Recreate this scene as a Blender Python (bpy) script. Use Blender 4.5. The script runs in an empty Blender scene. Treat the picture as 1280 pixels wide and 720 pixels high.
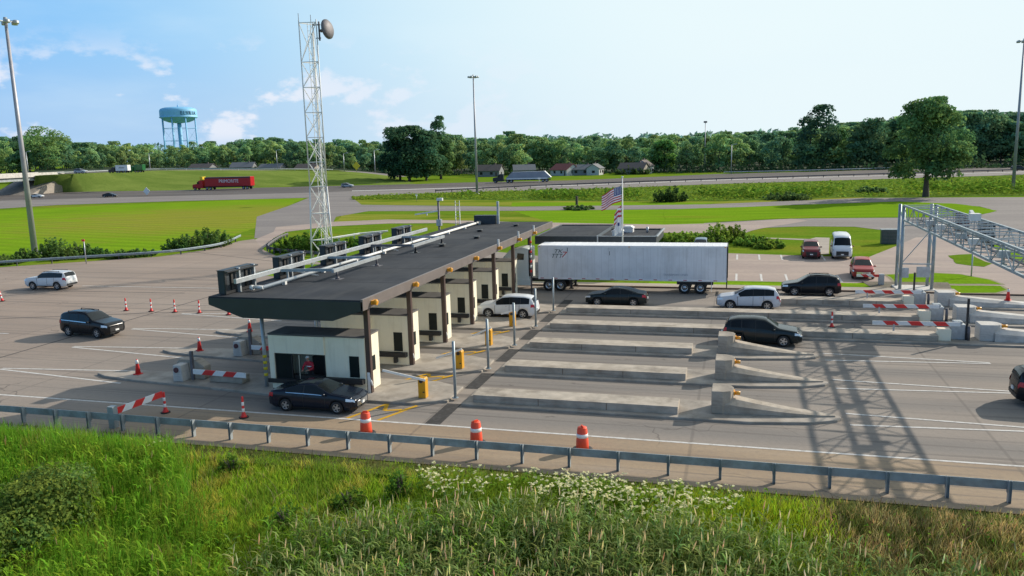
import bpy, bmesh, math, random
from mathutils.geometry import tessellate_polygon
import numpy as np
from mathutils import Vector, Matrix
R = math.radians
random.seed(7); rng = np.random.default_rng(7)
scene = bpy.context.scene
col = scene.collection

# ------------------------------------------------------------------ camera (solved from the photograph)
CF, CPI, CRO, CYA, CH = 1010.78, 0.16957, 0.02711, 0.27697, 12.5
_F = np.array([-math.sin(CYA)*math.cos(CPI), math.cos(CYA)*math.cos(CPI), -math.sin(CPI)])
_r0 = np.array([math.cos(CYA), math.sin(CYA), 0.0]); _d0 = np.cross(_F, _r0)
_r = math.cos(CRO)*_r0 + math.sin(CRO)*_d0; _d = -math.sin(CRO)*_r0 + math.cos(CRO)*_d0
CM = np.array([_r, _d, _F]); CP = np.array([0, 0, CH])
def at(px, py, z=0.0):
    d = CM.T @ np.array([px-640, py-360, CF]); t = (z-CH)/d[2]
    p = d*t + CP; return Vector((p[0], p[1], z))
def at_depth(px, py, Y):
    d = CM.T @ np.array([px-640, py-360, CF]); t = Y/d[1]
    p = d*t + CP; return Vector(p)
def proj(p):
    c = CM @ (np.array(p)-CP); return 640+CF*c[0]/c[2], 360+CF*c[1]/c[2]
def ztop(X, Y, py):
    lo, hi = -5.0, 160.0
    for _ in range(50):
        m = (lo+hi)/2
        if proj((X, Y, m))[1] > py: lo = m
        else: hi = m
    return lo
cam = bpy.data.objects.new('camera', bpy.data.cameras.new('camera')); col.objects.link(cam)
cam.matrix_world = Matrix(((_r[0], -_d[0], -_F[0], 0), (_r[1], -_d[1], -_F[1], 0), (_r[2], -_d[2], -_F[2], CH), (0, 0, 0, 1)))
cam.data.sensor_width = 36; cam.data.lens = CF/1280*36; cam.data.clip_start = 0.1; cam.data.clip_end = 6000
scene.camera = cam
scene.render.resolution_x = 1024; scene.render.resolution_y = 576

# ------------------------------------------------------------------ light
SX, SY = 1.38, 1.42
EL = math.atan(1/math.hypot(SX, SY)); AZ = math.atan2(SX, SY)
sun = bpy.data.lights.new('sun', 'SUN'); so = bpy.data.objects.new('sun', sun); col.objects.link(so)
sun.energy = 5.0; sun.angle = R(0.55); sun.color = (1.0, 0.91, 0.78)
so.rotation_euler = Vector((-SX, -SY, -1)).to_track_quat('-Z', 'Y').to_euler()
world = bpy.data.worlds.new('World'); scene.world = world; world.use_nodes = True
def build_world():
    nt = world.node_tree; N = nt.nodes; L = nt.links
    N.clear()
    out = N.new('ShaderNodeOutputWorld'); bg = N.new('ShaderNodeBackground'); bg.inputs[1].default_value = 0.14
    sky = N.new('ShaderNodeTexSky'); sky.sky_type = 'NISHITA'; sky.sun_disc = False
    sky.sun_elevation = EL; sky.sun_rotation = AZ; sky.air_density = 1.0; sky.dust_density = 1.6; sky.ozone_density = 1.6; sky.altitude = 200
    tc = N.new('ShaderNodeTexCoord')
    def math_(op, a, b=None, clamp=False):
        n = N.new('ShaderNodeMath'); n.operation = op; n.use_clamp = clamp
        for i, v in enumerate((a, b)):
            if v is None: continue
            if isinstance(v, (int, float)): n.inputs[i].default_value = v
            else: L.new(v, n.inputs[i])
        return n.outputs[0]
    sep = N.new('ShaderNodeSeparateXYZ'); L.new(tc.outputs['Generated'], sep.inputs[0])
    mp = N.new('ShaderNodeMapping'); mp.inputs['Scale'].default_value = (1, 1, 1.9); L.new(tc.outputs['Generated'], mp.inputs[0])
    n1 = N.new('ShaderNodeTexNoise'); n1.inputs['Scale'].default_value = 13; n1.inputs['Detail'].default_value = 7; n1.inputs['Roughness'].default_value = .55
    L.new(mp.outputs[0], n1.inputs['Vector'])
    def ramp(src, a, b):
        m = N.new('ShaderNodeMapRange'); m.inputs[1].default_value = a; m.inputs[2].default_value = b; m.interpolation_type = 'SMOOTHSTEP'
        L.new(src, m.inputs[0]); return m.outputs[0]
    z = sep.outputs['Z']
    band = math_('MULTIPLY', ramp(z, 0.0, 0.03), ramp(z, 0.15, 0.075))
    puffs = math_('MULTIPLY', ramp(n1.outputs['Fac'], .5, .6), band)
    dl = N.new('ShaderNodeVectorMath'); dl.operation = 'DOT_PRODUCT'; L.new(tc.outputs['Generated'], dl.inputs[0]); dl.inputs[1].default_value = (math.sin(AZ)*math.cos(EL), math.cos(AZ)*math.cos(EL), math.sin(EL))
    puffs = math_('MULTIPLY', puffs, ramp(dl.outputs['Value'], .62, .2)); puffs = math_('MULTIPLY', puffs, .85)
    mp2 = N.new('ShaderNodeMapping'); mp2.inputs['Scale'].default_value = (1.2, 1.2, 5); L.new(tc.outputs['Generated'], mp2.inputs[0])
    n2 = N.new('ShaderNodeTexNoise'); n2.inputs['Scale'].default_value = 3.2; n2.inputs['Detail'].default_value = 5
    L.new(mp2.outputs[0], n2.inputs['Vector'])
    cirrus = math_('MULTIPLY', ramp(n2.outputs['Fac'], .42, .8), .3)
    # hazy whitening toward the sun azimuth and the horizon
    dot = N.new('ShaderNodeVectorMath'); dot.operation = 'DOT_PRODUCT'
    L.new(tc.outputs['Generated'], dot.inputs[0]); dot.inputs[1].default_value = (math.sin(AZ)*math.cos(EL), math.cos(AZ)*math.cos(EL), math.sin(EL))
    glow = math_('MULTIPLY', ramp(dot.outputs['Value'], 0.12, .72), .9)
    hz = math_('MULTIPLY', ramp(z, .15, .02), .6)
    tint = N.new('ShaderNodeMix'); tint.data_type = 'RGBA'; tint.blend_type = 'MULTIPLY'; tint.inputs[0].default_value = 1
    L.new(sky.outputs[0], tint.inputs[6]); tint.inputs[7].default_value = SKYTINT
    cur = tint.outputs[2]
    side = ramp(dot.outputs['Value'], -.25, .8); lowc = N.new('ShaderNodeMix'); lowc.data_type = 'RGBA'; L.new(side, lowc.inputs[0]); lowc.inputs[6].default_value = (1.3, 3.75, 7.3, 1); lowc.inputs[7].default_value = (4.6, 6.6, 7.1, 1)
    lm_ = N.new('ShaderNodeMix'); lm_.data_type = 'RGBA'; L.new(math_('MULTIPLY', ramp(z, .6, .3), .9), lm_.inputs[0]); L.new(cur, lm_.inputs[6]); L.new(lowc.outputs[2], lm_.inputs[7]); cur = lm_.outputs[2]
    for fac, c in ((hz, HAZE), (glow, GLOW), (cirrus, (5.6, 6.6, 7.1, 1)), (puffs, (6.1, 6.35, 7.0, 1))):
        m = N.new('ShaderNodeMix'); m.data_type = 'RGBA'; L.new(fac, m.inputs[0]); L.new(cur, m.inputs[6]); m.inputs[7].default_value = c
        cur = m.outputs[2]
    L.new(cur, bg.inputs[0]); L.new(bg.outputs[0], out.inputs[0])
SKYTINT = (0.42, 0.5, 0.62, 1); HAZE = (3.6, 4.7, 6.2, 1); GLOW = (6.1, 6.9, 7.1, 1)
build_world()
scene.view_settings.view_transform = 'Standard'; scene.view_settings.look = 'None'; scene.view_settings.exposure = 0

# ------------------------------------------------------------------ materials
MATS = {}
def mat(name, base, rough=.6, metal=0.0, var=.12, scale=3.0, dirt=None, dirt_scale=.6, bump=0.0, spec=.5, coat=0.0, scuff=None, scuff_scale=(.35, .35, 5), scuff_col=(.11, .095, .082)):
    if name in MATS: return MATS[name]
    m = bpy.data.materials.new(name); m.use_nodes = True; MATS[name] = m
    nt = m.node_tree; N = nt.nodes; L = nt.links; b = N['Principled BSDF']
    b.inputs['Roughness'].default_value = rough; b.inputs['Metallic'].default_value = metal
    b.inputs['Specular IOR Level'].default_value = spec; b.inputs['Coat Weight'].default_value = coat
    tc = N.new('ShaderNodeTexCoord'); n = N.new('ShaderNodeTexNoise'); n.inputs['Scale'].default_value = scale; n.inputs['Detail'].default_value = 5
    L.new(tc.outputs['Object'], n.inputs['Vector'])
    cr = N.new('ShaderNodeValToRGB')
    lo = tuple(max(0, c*(1-var)) for c in base[:3])+(1,); hi = tuple(min(1, c*(1+var)) for c in base[:3])+(1,)
    cr.color_ramp.elements[0].position = .3; cr.color_ramp.elements[1].position = .7
    cr.color_ramp.elements[0].color = lo; cr.color_ramp.elements[1].color = hi
    L.new(n.outputs['Fac'], cr.inputs[0]); cur = cr.outputs[0]
    if dirt:
        n2 = N.new('ShaderNodeTexNoise'); n2.inputs['Scale'].default_value = dirt_scale; n2.inputs['Detail'].default_value = 8; n2.inputs['Roughness'].default_value = .65
        L.new(tc.outputs['Object'], n2.inputs['Vector'])
        mr = N.new('ShaderNodeMapRange'); mr.inputs[1].default_value = .45; mr.inputs[2].default_value = .75; L.new(n2.outputs['Fac'], mr.inputs[0])
        mx = N.new('ShaderNodeMix'); mx.data_type = 'RGBA'; L.new(mr.outputs[0], mx.inputs[0]); L.new(cur, mx.inputs[6]); mx.inputs[7].default_value = tuple(dirt)+(1,)
        cur = mx.outputs[2]
    if scuff:
        mp = N.new('ShaderNodeMapping'); mp.inputs['Scale'].default_value = scuff_scale; L.new(tc.outputs['Object'], mp.inputs[0])
        n3 = N.new('ShaderNodeTexNoise'); n3.inputs['Scale'].default_value = 1.6; n3.inputs['Detail'].default_value = 7; n3.inputs['Roughness'].default_value = .7; L.new(mp.outputs[0], n3.inputs['Vector'])
        m3 = N.new('ShaderNodeMapRange'); m3.inputs[1].default_value = .5; m3.inputs[2].default_value = .72; m3.inputs[4].default_value = scuff; L.new(n3.outputs['Fac'], m3.inputs[0])
        mx = N.new('ShaderNodeMix'); mx.data_type = 'RGBA'; L.new(m3.outputs[0], mx.inputs[0]); L.new(cur, mx.inputs[6]); mx.inputs[7].default_value = tuple(scuff_col)+(1,); cur = mx.outputs[2]
    L.new(cur, b.inputs['Base Color'])
    if bump:
        bp = N.new('ShaderNodeBump'); bp.inputs['Strength'].default_value = bump; bp.inputs['Distance'].default_value = .02
        L.new(n.outputs['Fac'], bp.inputs['Height']); L.new(bp.outputs[0], b.inputs['Normal'])
    return m
def paint(name, base, rough=.28): return mat(name, base, rough, 0, .04, 1.5, coat=.06, spec=.3)

def attr_mat(name, tint=(1, 1, 1), rough=.6, transl=.3, objvar=.0):
    """colour comes from the mesh's own 'Col' attribute (one colour per leaf or blade)"""
    m = bpy.data.materials.new(name); m.use_nodes = True; MATS[name] = m
    nt = m.node_tree; N = nt.nodes; L = nt.links; N.clear()
    out = N.new('ShaderNodeOutputMaterial'); a = N.new('ShaderNodeAttribute'); a.attribute_name = 'Col'
    mx = N.new('ShaderNodeMix'); mx.data_type = 'RGBA'; mx.blend_type = 'MULTIPLY'; mx.inputs[0].default_value = 1
    L.new(a.outputs['Color'], mx.inputs[6]); mx.inputs[7].default_value = tuple(tint)+(1,)
    cur = mx.outputs[2]
    if objvar:
        oi = N.new('ShaderNodeObjectInfo'); hsv = N.new('ShaderNodeHueSaturation')
        mr = N.new('ShaderNodeMapRange'); mr.inputs[3].default_value = .5-objvar*.1; mr.inputs[4].default_value = .5+objvar*.05; L.new(oi.outputs['Random'], mr.inputs[0]); L.new(mr.outputs[0], hsv.inputs['Hue'])
        mr2 = N.new('ShaderNodeMapRange'); mr2.inputs[3].default_value = 1-objvar; mr2.inputs[4].default_value = 1+objvar*1.2
        mu = N.new('ShaderNodeMath'); mu.operation = 'FRACT'; m3 = N.new('ShaderNodeMath'); m3.operation = 'MULTIPLY'; m3.inputs[1].default_value = 17.3
        L.new(oi.outputs['Random'], m3.inputs[0]); L.new(m3.outputs[0], mu.inputs[0]); L.new(mu.outputs[0], mr2.inputs[0]); L.new(mr2.outputs[0], hsv.inputs['Value'])
        L.new(cur, hsv.inputs['Color']); cur = hsv.outputs[0]
    d = N.new('ShaderNodeBsdfDiffuse'); t = N.new('ShaderNodeBsdfTranslucent'); ms = N.new('ShaderNodeMixShader'); ms.inputs[0].default_value = transl
    L.new(cur, d.inputs[0]); L.new(cur, t.inputs[0]); L.new(d.outputs[0], ms.inputs[1]); L.new(t.outputs[0], ms.inputs[2])
    L.new(ms.outputs[0], out.inputs[0]); return m

class G:
    """small node builder for the ground materials, in world coordinates"""
    def __init__(s, name, rough=.9):
        s.m = bpy.data.materials.new(name); MATS[name] = s.m; s.m.use_nodes = True
        s.N = s.m.node_tree.nodes; s.L = s.m.node_tree.links; s.b = s.N['Principled BSDF']; s.b.inputs['Roughness'].default_value = rough; s.b.inputs['Specular IOR Level'].default_value = 0 if ('lawn' in name or 'grass' in name or 'verge' in name) else .2
        g = s.N.new('ShaderNodeNewGeometry'); s.pos = g.outputs['Position']
        sp = s.N.new('ShaderNodeSeparateXYZ'); s.L.new(s.pos, sp.inputs[0]); s.x, s.y = sp.outputs[0], sp.outputs[1]
    def put(s, n, i, v):
        if isinstance(v, (int, float)): n.inputs[i].default_value = v
        elif isinstance(v, tuple): n.inputs[i].default_value = v if len(v) == 4 or n.inputs[i].type == 'VECTOR' else v+(1,)
        else: s.L.new(v, n.inputs[i])
    def noise(s, sc, stretch=(1, 1, 1), detail=6, rough=.6):
        mp = s.N.new('ShaderNodeMapping'); mp.inputs['Scale'].default_value = stretch; s.L.new(s.pos, mp.inputs[0])
        n = s.N.new('ShaderNodeTexNoise'); n.inputs['Scale'].default_value = sc; n.inputs['Detail'].default_value = detail; n.inputs['Roughness'].default_value = rough
        s.L.new(mp.outputs[0], n.inputs['Vector']); return n.outputs['Fac']
    def rng(s, v, a, b, c=0., d=1.):
        m = s.N.new('ShaderNodeMapRange'); m.interpolation_type = 'SMOOTHSTEP'
        for i, q in enumerate((v, a, b, c, d)): s.put(m, i, q)
        return m.outputs[0]
    def mth(s, op, a, b=0., c=0.):
        m = s.N.new('ShaderNodeMath'); m.operation = op; s.put(m, 0, a); s.put(m, 1, b); s.put(m, 2, c); return m.outputs[0]
    def mix(s, f, a, b, mode='MIX'):
        m = s.N.new('ShaderNodeMix'); m.data_type = 'RGBA'; m.blend_type = mode; s.put(m, 0, f); s.put(m, 6, a); s.put(m, 7, b); return m.outputs[2]
    def done(s, c, bump=None, strength=.3):
        s.put(s.b, 'Base Color', c)
        if bump is not None:
            b = s.N.new('ShaderNodeBump'); b.inputs['Strength'].default_value = strength; b.inputs['Distance'].default_value = .05; s.put(b, 'Height', bump); s.L.new(b.outputs[0], s.b.inputs['Normal'])
        return s.m

def make_ground_mats():
    g = G('lawn'); 
    big = g.noise(.035, (1, 2.2, 1)); mid = g.noise(.25, (.5, 2.4, 1)); fine = g.noise(2.2, (1, 1, 1), 8, .75); streak = g.noise(.12, (.18, 3.5, 1))
    c = g.mix(g.rng(mid, .35, .68), (.13, .225, .018), (.19, .29, .026))
    c = g.mix(g.rng(big, .5, .66), c, (.23, .26, .03))
    c = g.mix(g.mth('MULTIPLY', g.rng(streak, .56, .7), .45), c, (.22, .22, .03))
    c = g.mix(g.rng(fine, .3, .75, .0, .55), c, (.03, .075, .006))
    g.done(c, fine, .6)
    g = G('lawn_bright')
    mid = g.noise(.22, (.35, 2.6, 1)); fine = g.noise(2.5, (1, 1, 1), 8, .75); big = g.noise(.06, (.6, 1.8, 1)); st = g.noise(.5, (.15, 3, 1))
    c = g.mix(g.rng(mid, .35, .68), (.165, .305, .016), (.235, .38, .02))
    c = g.mix(g.rng(big, .56, .7, 0, .7), c, (.26, .28, .03))
    yx = g.mth('DIVIDE', g.mth('ADD', g.x, 106.), 46.); yy = g.mth('DIVIDE', g.mth('SUBTRACT', g.y, 150.), 42.); dd = g.mth('SQRT', g.mth('ADD', g.mth('MULTIPLY', yx, yx), g.mth('MULTIPLY', yy, yy)))
    dd = g.mth('ADD', dd, g.mth('MULTIPLY', g.mth('SUBTRACT', mid, .5), 2.2)); c = g.mix(g.mth('MULTIPLY', g.rng(dd, 1.25, .4), .8), c, g.mix(g.rng(st, .4, .6), (.3, .29, .035), (.34, .27, .07)))
    c = g.mix(g.rng(st, .5, .72, 0, .5), c, (.1, .2, .012))
    bare = g.noise(.11, (.8, 1.6, 1), 7, .7); c = g.mix(g.rng(bare, .6, .74, 0, .55), c, (.27, .25, .09)); mow = g.mth('SINE', g.mth('MULTIPLY', g.mth('ADD', g.y, g.mth('MULTIPLY', g.x, .25)), 1.9)); c = g.mix(g.rng(mow, -.4, .6, 0, .22), c, (.09, .17, .012))
    c = g.mix(g.rng(fine, .35, .75, .0, .5), c, (.055, .11, .008)); g.done(c, fine, .6)
    g = G('lawn_yellow')
    mid = g.noise(.2, (.35, 2.4, 1)); fine = g.noise(2.2, (1, 1, 1), 8, .75); big = g.noise(.05, (.6, 1.8, 1))
    c = g.mix(g.rng(mid, .35, .68), (.19, .24, .025), (.3, .29, .05)); c = g.mix(g.rng(big, .5, .62), c, (.11, .19, .012))
    c = g.mix(g.rng(fine, .4, .75, .0, .5), c, (.09, .1, .03)); g.done(c, fine, .5)
    g = G('lawn_olive')
    mid = g.noise(.1, (.5, 1.5, 1)); fine = g.noise(1.4, (1, 1, 1), 8, .75)
    c = g.mix(g.rng(mid, .35, .68), (.14, .205, .04), (.21, .27, .06)); c = g.mix(g.rng(fine, .35, .75, .0, .4), c, (.06, .09, .02)); g.done(c, fine, .5)
    g = G('bank_grass')
    mid = g.noise(.12, (1, 1.6, 1)); fine = g.noise(1.6, (1, 1, 1), 8, .75)
    c = g.mix(g.rng(mid, .35, .66), (.10, .165, .03), (.16, .24, .04)); c = g.mix(g.rng(fine, .35, .7, 0, .6), c, (.06, .11, .02)); g.done(c, fine, .8)
    g = G('dry_edge'); mid = g.noise(.5); fine = g.noise(4, (1, 1, 1), 8, .8); c = g.mix(g.rng(mid, .35, .65), (.24, .22, .10), (.27, .235, .17)); g.done(g.mix(g.rng(fine, .4, .65, 0, .6), c, (.14, .17, .05)), fine, .6)
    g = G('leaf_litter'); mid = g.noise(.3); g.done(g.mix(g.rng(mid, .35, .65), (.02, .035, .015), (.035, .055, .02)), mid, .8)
    g = G('rough_verge')
    mid = g.noise(.3, (1, 1, 1)); fine = g.noise(6, (1, 1, 1), 8, .75)
    c = g.mix(g.rng(mid, .4, .62), (.06, .1, .02), (.13, .15, .04)); c = g.mix(g.rng(fine, .45, .7, 0, .7), c, (.19, .16, .09)); g.done(c, fine, .8)
    # plaza concrete: slab joints, darker wheel paths, tan shoulder, pink far apron, stains
    g = G('plaza_concrete', .85)
    big = g.noise(.06, (.45, 1.6, 1)); mid = g.noise(.35, (.22, 1.5, 1), 7, .65); fine = g.noise(5, (1, 1, 1), 8, .7); st = g.noise(.16, (.12, 2.6, 1), 8, .7)
    left = g.rng(g.x, -60., -26.); 
    base = g.mix(left, (.32, .248, .198), (.275, .236, .202))
    base = g.mix(g.rng(big, .35, .68), base, g.mix(left, (.39, .305, .245), (.345, .295, .25)))
    sh = g.mth('SUBTRACT', 1., g.rng(g.y, 33.3, 33.55)); sh = g.mth('MULTIPLY', sh, g.rng(g.x, -34., -24.))
    base = g.mix(g.mth('MULTIPLY', sh, .85), base, g.mix(g.rng(mid, .3, .7), (.32, .225, .14), (.41, .30, .19)))
    # wheel paths inside the toll lanes
    ln = g.mth('FRACT', g.mth('DIVIDE', g.mth('SUBTRACT', g.y, 29.425+2.825), 5.65))
    wp = g.mth('MULTIPLY', g.rng(g.mth('ABSOLUTE', g.mth('SUBTRACT', ln, .5)), .27, .05), g.mth('MULTIPLY', g.rng(g.x, -44., -24.), g.rng(g.x, 60., 24.)))
    wp = g.mth('MULTIPLY', wp, g.rng(g.y, 73., 71.)); wp = g.mth('MULTIPLY', wp, g.rng(g.y, 33.2, 33.6))
    base = g.mix(g.mth('MULTIPLY', wp, .62), base, (.175, .166, .158))
    base = g.mix(g.rng(st, .48, .74, 0, .5), base, (.225, .19, .165))
    base = g.mix(g.rng(mid, .55, .8, 0, .4), base, (.45, .365, .295))
    base = g.mix(g.rng(fine, .4, .75, 0, .3), base, (.16, .145, .13))
    slab = g.N.new('ShaderNodeTexWhiteNoise'); slab.noise_dimensions = '2D'; cb = g.N.new('ShaderNodeCombineXYZ'); g.put(cb, 0, g.mth('FLOOR', g.mth('DIVIDE', g.mth('SUBTRACT', g.x, -1.8), 6.1))); g.put(cb, 1, g.mth('FLOOR', g.mth('DIVIDE', g.mth('SUBTRACT', g.y, 35.075), 5.65))); g.L.new(cb.outputs[0], slab.inputs['Vector'])
    base = g.mix(g.mth('MULTIPLY', slab.outputs['Value'], .22), base, (.19, .165, .145))
    tyre = g.noise(.9, (.03, 2.2, 1), 4, .6); base = g.mix(g.rng(tyre, .53, .66, 0, .55), base, (.13, .115, .104))
    oil = g.noise(1.1, (.5, 1, 1), 4, .7); base = g.mix(g.mth('MULTIPLY', g.rng(oil, .62, .72), g.mth('MULTIPLY', wp, .6)), base, (.06, .055, .052))
    vo = g.N.new('ShaderNodeTexVoronoi'); vo.feature = 'DISTANCE_TO_EDGE'; vo.inputs['Scale'].default_value = .13; wv = g.N.new('ShaderNodeVectorMath'); wv.operation = 'ADD'; g.L.new(g.pos, wv.inputs[0])
    wn = g.N.new('ShaderNodeTexNoise'); wn.inputs['Scale'].default_value = .5; g.L.new(g.pos, wn.inputs['Vector']); wm = g.N.new('ShaderNodeVectorMath'); wm.operation = 'SCALE'; wm.inputs['Scale'].default_value = 2.5; g.L.new(wn.outputs['Color'], wm.inputs[0]); g.L.new(wm.outputs[0], wv.inputs[1]); g.L.new(wv.outputs[0], vo.inputs['Vector'])
    crack = g.mth('MULTIPLY', g.rng(vo.outputs['Distance'], .006, .0015), g.rng(g.noise(.05), .5, .6)); base = g.mix(g.mth('MULTIPLY', crack, .6), base, (.07, .06, .055))
    # joints
    def joint(v, period, off, w):
        f = g.mth('FRACT', g.mth('DIVIDE', g.mth('SUBTRACT', v, off), period)); return g.rng(g.mth('ABSOLUTE', g.mth('SUBTRACT', f, .5)), w/period*2, w/period*.6)
    j = g.mth('MAXIMUM', joint(g.x, 12.2, -13.4+6.1-.6, .05), g.mth('MULTIPLY', joint(g.y, 5.65, 37.9, .05), .8))
    base = g.mix(g.mth('MULTIPLY', j, .3), base, (.08, .07, .065))
    g.done(base, fine, .25)
    g = G('road_concrete', .85)
    mid = g.noise(.12, (.5, 1.6, 1)); fine = g.noise(2, (1, 1, 1), 8, .7); st = g.noise(.2, (.2, 2.6, 1))
    c = g.mix(g.rng(mid, .35, .68), (.345, .27, .235), (.42, .33, .275)); c = g.mix(g.rng(st, .5, .75, 0, .5), c, (.21, .18, .165)); c = g.mix(g.rng(fine, .4, .75, 0, .3), c, (.18, .16, .15)); g.done(c, fine, .25)
    g = G('grey_asphalt', .9)
    mid = g.noise(.08, (.4, 1.8, 1)); fine = g.noise(2, (1, 1, 1), 8, .7); st = g.noise(.15, (.2, 3, 1), 7, .7)
    c = g.mix(g.rng(mid, .35, .68), (.215, .19, .18), (.27, .24, .22)); c = g.mix(g.rng(st, .52, .72, 0, .6), c, (.28, .25, .23)); c = g.mix(g.rng(fine, .4, .75, 0, .4), c, (.1, .095, .09)); g.done(c, fine, .25)
    g = G('highway_asphalt', .9)
    mid = g.noise(.05, (.4, 1.8, 1)); fine = g.noise(2, (1, 1, 1), 8, .7)
    c = g.mix(g.rng(mid, .35, .68), (.105, .092, .086), (.145, .126, .115)); c = g.mix(g.rng(fine, .4, .75, 0, .4), c, (.06, .056, .054)); g.done(c, fine, .25)
    g = G('light_concrete', .85)
    mid = g.noise(.3, (.4, 1.4, 1)); fine = g.noise(4, (1, 1, 1), 8, .7)
    c = g.mix(g.rng(mid, .35, .68), (.36, .31, .26), (.43, .375, .31)); c = g.mix(g.rng(fine, .45, .75, 0, .35), c, (.25, .22, .19)); g.done(c, fine, .25)
    g = G('gravel', .95)
    mid = g.noise(.8); fine = g.noise(9, (1, 1, 1), 9, .8)
    c = g.mix(g.rng(mid, .35, .68), (.2, .165, .13), (.13, .12, .085)); c = g.mix(g.rng(fine, .4, .7, 0, .7), c, (.09, .08, .06)); g.done(c, fine, .8)
    for nm, a, b in (('road_paint_white', (.62, .6, .57), (.4, .37, .34)), ('road_paint_yellow', (.6, .33, .02), (.4, .25, .05)), ('tar', (.05, .047, .045), (.085, .08, .078))):
        g = G(nm, .8); w = g.noise(3.5, (1, 1, 1), 8, .7); g.done(g.mix(g.rng(w, .45, .7), a, b))
make_ground_mats()
M = MATS
mat('curb_concrete', (.37, .325, .275), .85, 0, .16, 1.2, (.24, .205, .165), .9, .25, scuff=.6)
mat('barrier_concrete', (.44, .38, .31), .85, 0, .16, 1.5, (.26, .215, .165), .8, .3, scuff=.65)
mat('pale_concrete', (.6, .57, .53), .85, 0, .1, 1.5, (.38, .36, .33), .8, .15, scuff=.5)
mat('dark_curb', (.13, .085, .06), .85, 0, .2, 1.5)
mat('roof_membrane', (.034, .038, .046), .85, 0, .25, .35, (.066, .068, .072), .22, 0, .2, scuff=.5, scuff_scale=(.9, .12, 1), scuff_col=(.08, .08, .08))
mat('roof_fascia', (.028, .036, .038), .45, 0, .1, 1)
mat('fascia_brown', (.15, .125, .115), .5, 0, .1, 1.2)
mat('column_brown', (.075, .045, .038), .45, 0, .15, 3)
mat('cream_panel', (.88, .82, .64), .6, 0, .05, .8, (.78, .71, .53), .8, scuff=.4, scuff_scale=(1.6, 1.6, .15), scuff_col=(.5, .45, .33))
mat('booth_roof', (.11, .105, .1), .8, 0, .2, 1.5)
mat('dark_glass', (.012, .016, .018), .12, 0, .1, 2, spec=.35)
mat('booth_glass', (.012, .018, .018), .35, 0, .1, 2, spec=.12)
mat('black_rubber', (.018, .018, .019), .75, 0, .2, 6)
mat('black_metal', (.02, .021, .023), .45, 0, .15, 4)
mat('galvanised', (.46, .49, .51), .45, .55, .12, 4, (.36, .37, .38), 1.5)
mat('gantry_steel', (.34, .40, .43), .5, .45, .14, 3, (.25, .29, .31), 1)
mat('rail_steel', (.34, .38, .40), .5, .25, .16, 3, (.2, .2, .19), 1.2)
mat('rail_light', (.5, .52, .53), .5, .4, .1, 3)
mat('weathered_steel', (.15, .14, .15), .6, .3, .2, 4)
mat('mast_steel', (.36, .35, .38), .5, .3, .12, 1)
mat('white_steel', (.72, .71, .68), .5, .1, .06, 3)
mat('white_paint', (.78, .78, .76), .5, 0, .05, 2)
mat('sign_back', (.035, .045, .055), .5, .2, .15, 3)
mat('sign_maroon', (.1, .035, .04), .6, 0, .1, 3)
mat('yellow_machine', (.68, .33, .008), .45, 0, .07, 4, (.5, .25, .03), 2)
mat('lamp_orange', (.75, .33, .02), .4, 0, .06, 5)
mat('safety_red', (.72, .035, .03), .5, 0, .08, 6)
mat('safety_orange', (.82, .075, .025), .5, 0, .08, 6, (.6, .07, .03), 2)
mat('reflective_white', (.82, .8, .77), .5, 0, .05, 6)
mat('band_yellow', (.75, .55, .02), .5, 0, .06, 6)
mat('chrome', (.62, .64, .66), .2, .9, .05, 5)
mat('rim_alloy', (.5, .51, .52), .3, .7, .1, 8)
mat('lens_clear', (.75, .78, .8), .12, .2, .1, 8)
mat('lens_red', (.5, .015, .02), .2, 0, .1, 8)
mat('trim_black', (.02, .02, .021), .55, 0, .15, 8)
mat('water_blue', (.2, .5, .78), .55, 0, .05, .2)
mat('letter_blue', (.02, .09, .16), .6)
mat('bark', (.09, .07, .055), .9, 0, .3, 5)
mat('skin', (.45, .27, .19), .6)
mat('utility_green', (.035, .06, .045), .5, 0, .1, 3)
mat('interior_dark', (.03, .028, .026), .8)
mat('trailer_white', (.76, .77, .79), .5, 0, .05, .7, (.6, .6, .61), .5, scuff=.35, scuff_scale=(2.2, 2.2, .12), scuff_col=(.42, .40, .38))
mat('trailer_rib', (.5, .5, .52), .5)
mat('trailer_roof', (.78, .78, .79), .5, 0, .06, .8)
mat('cab_white', (.68, .71, .68), .35, 0, .05, 1)

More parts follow.
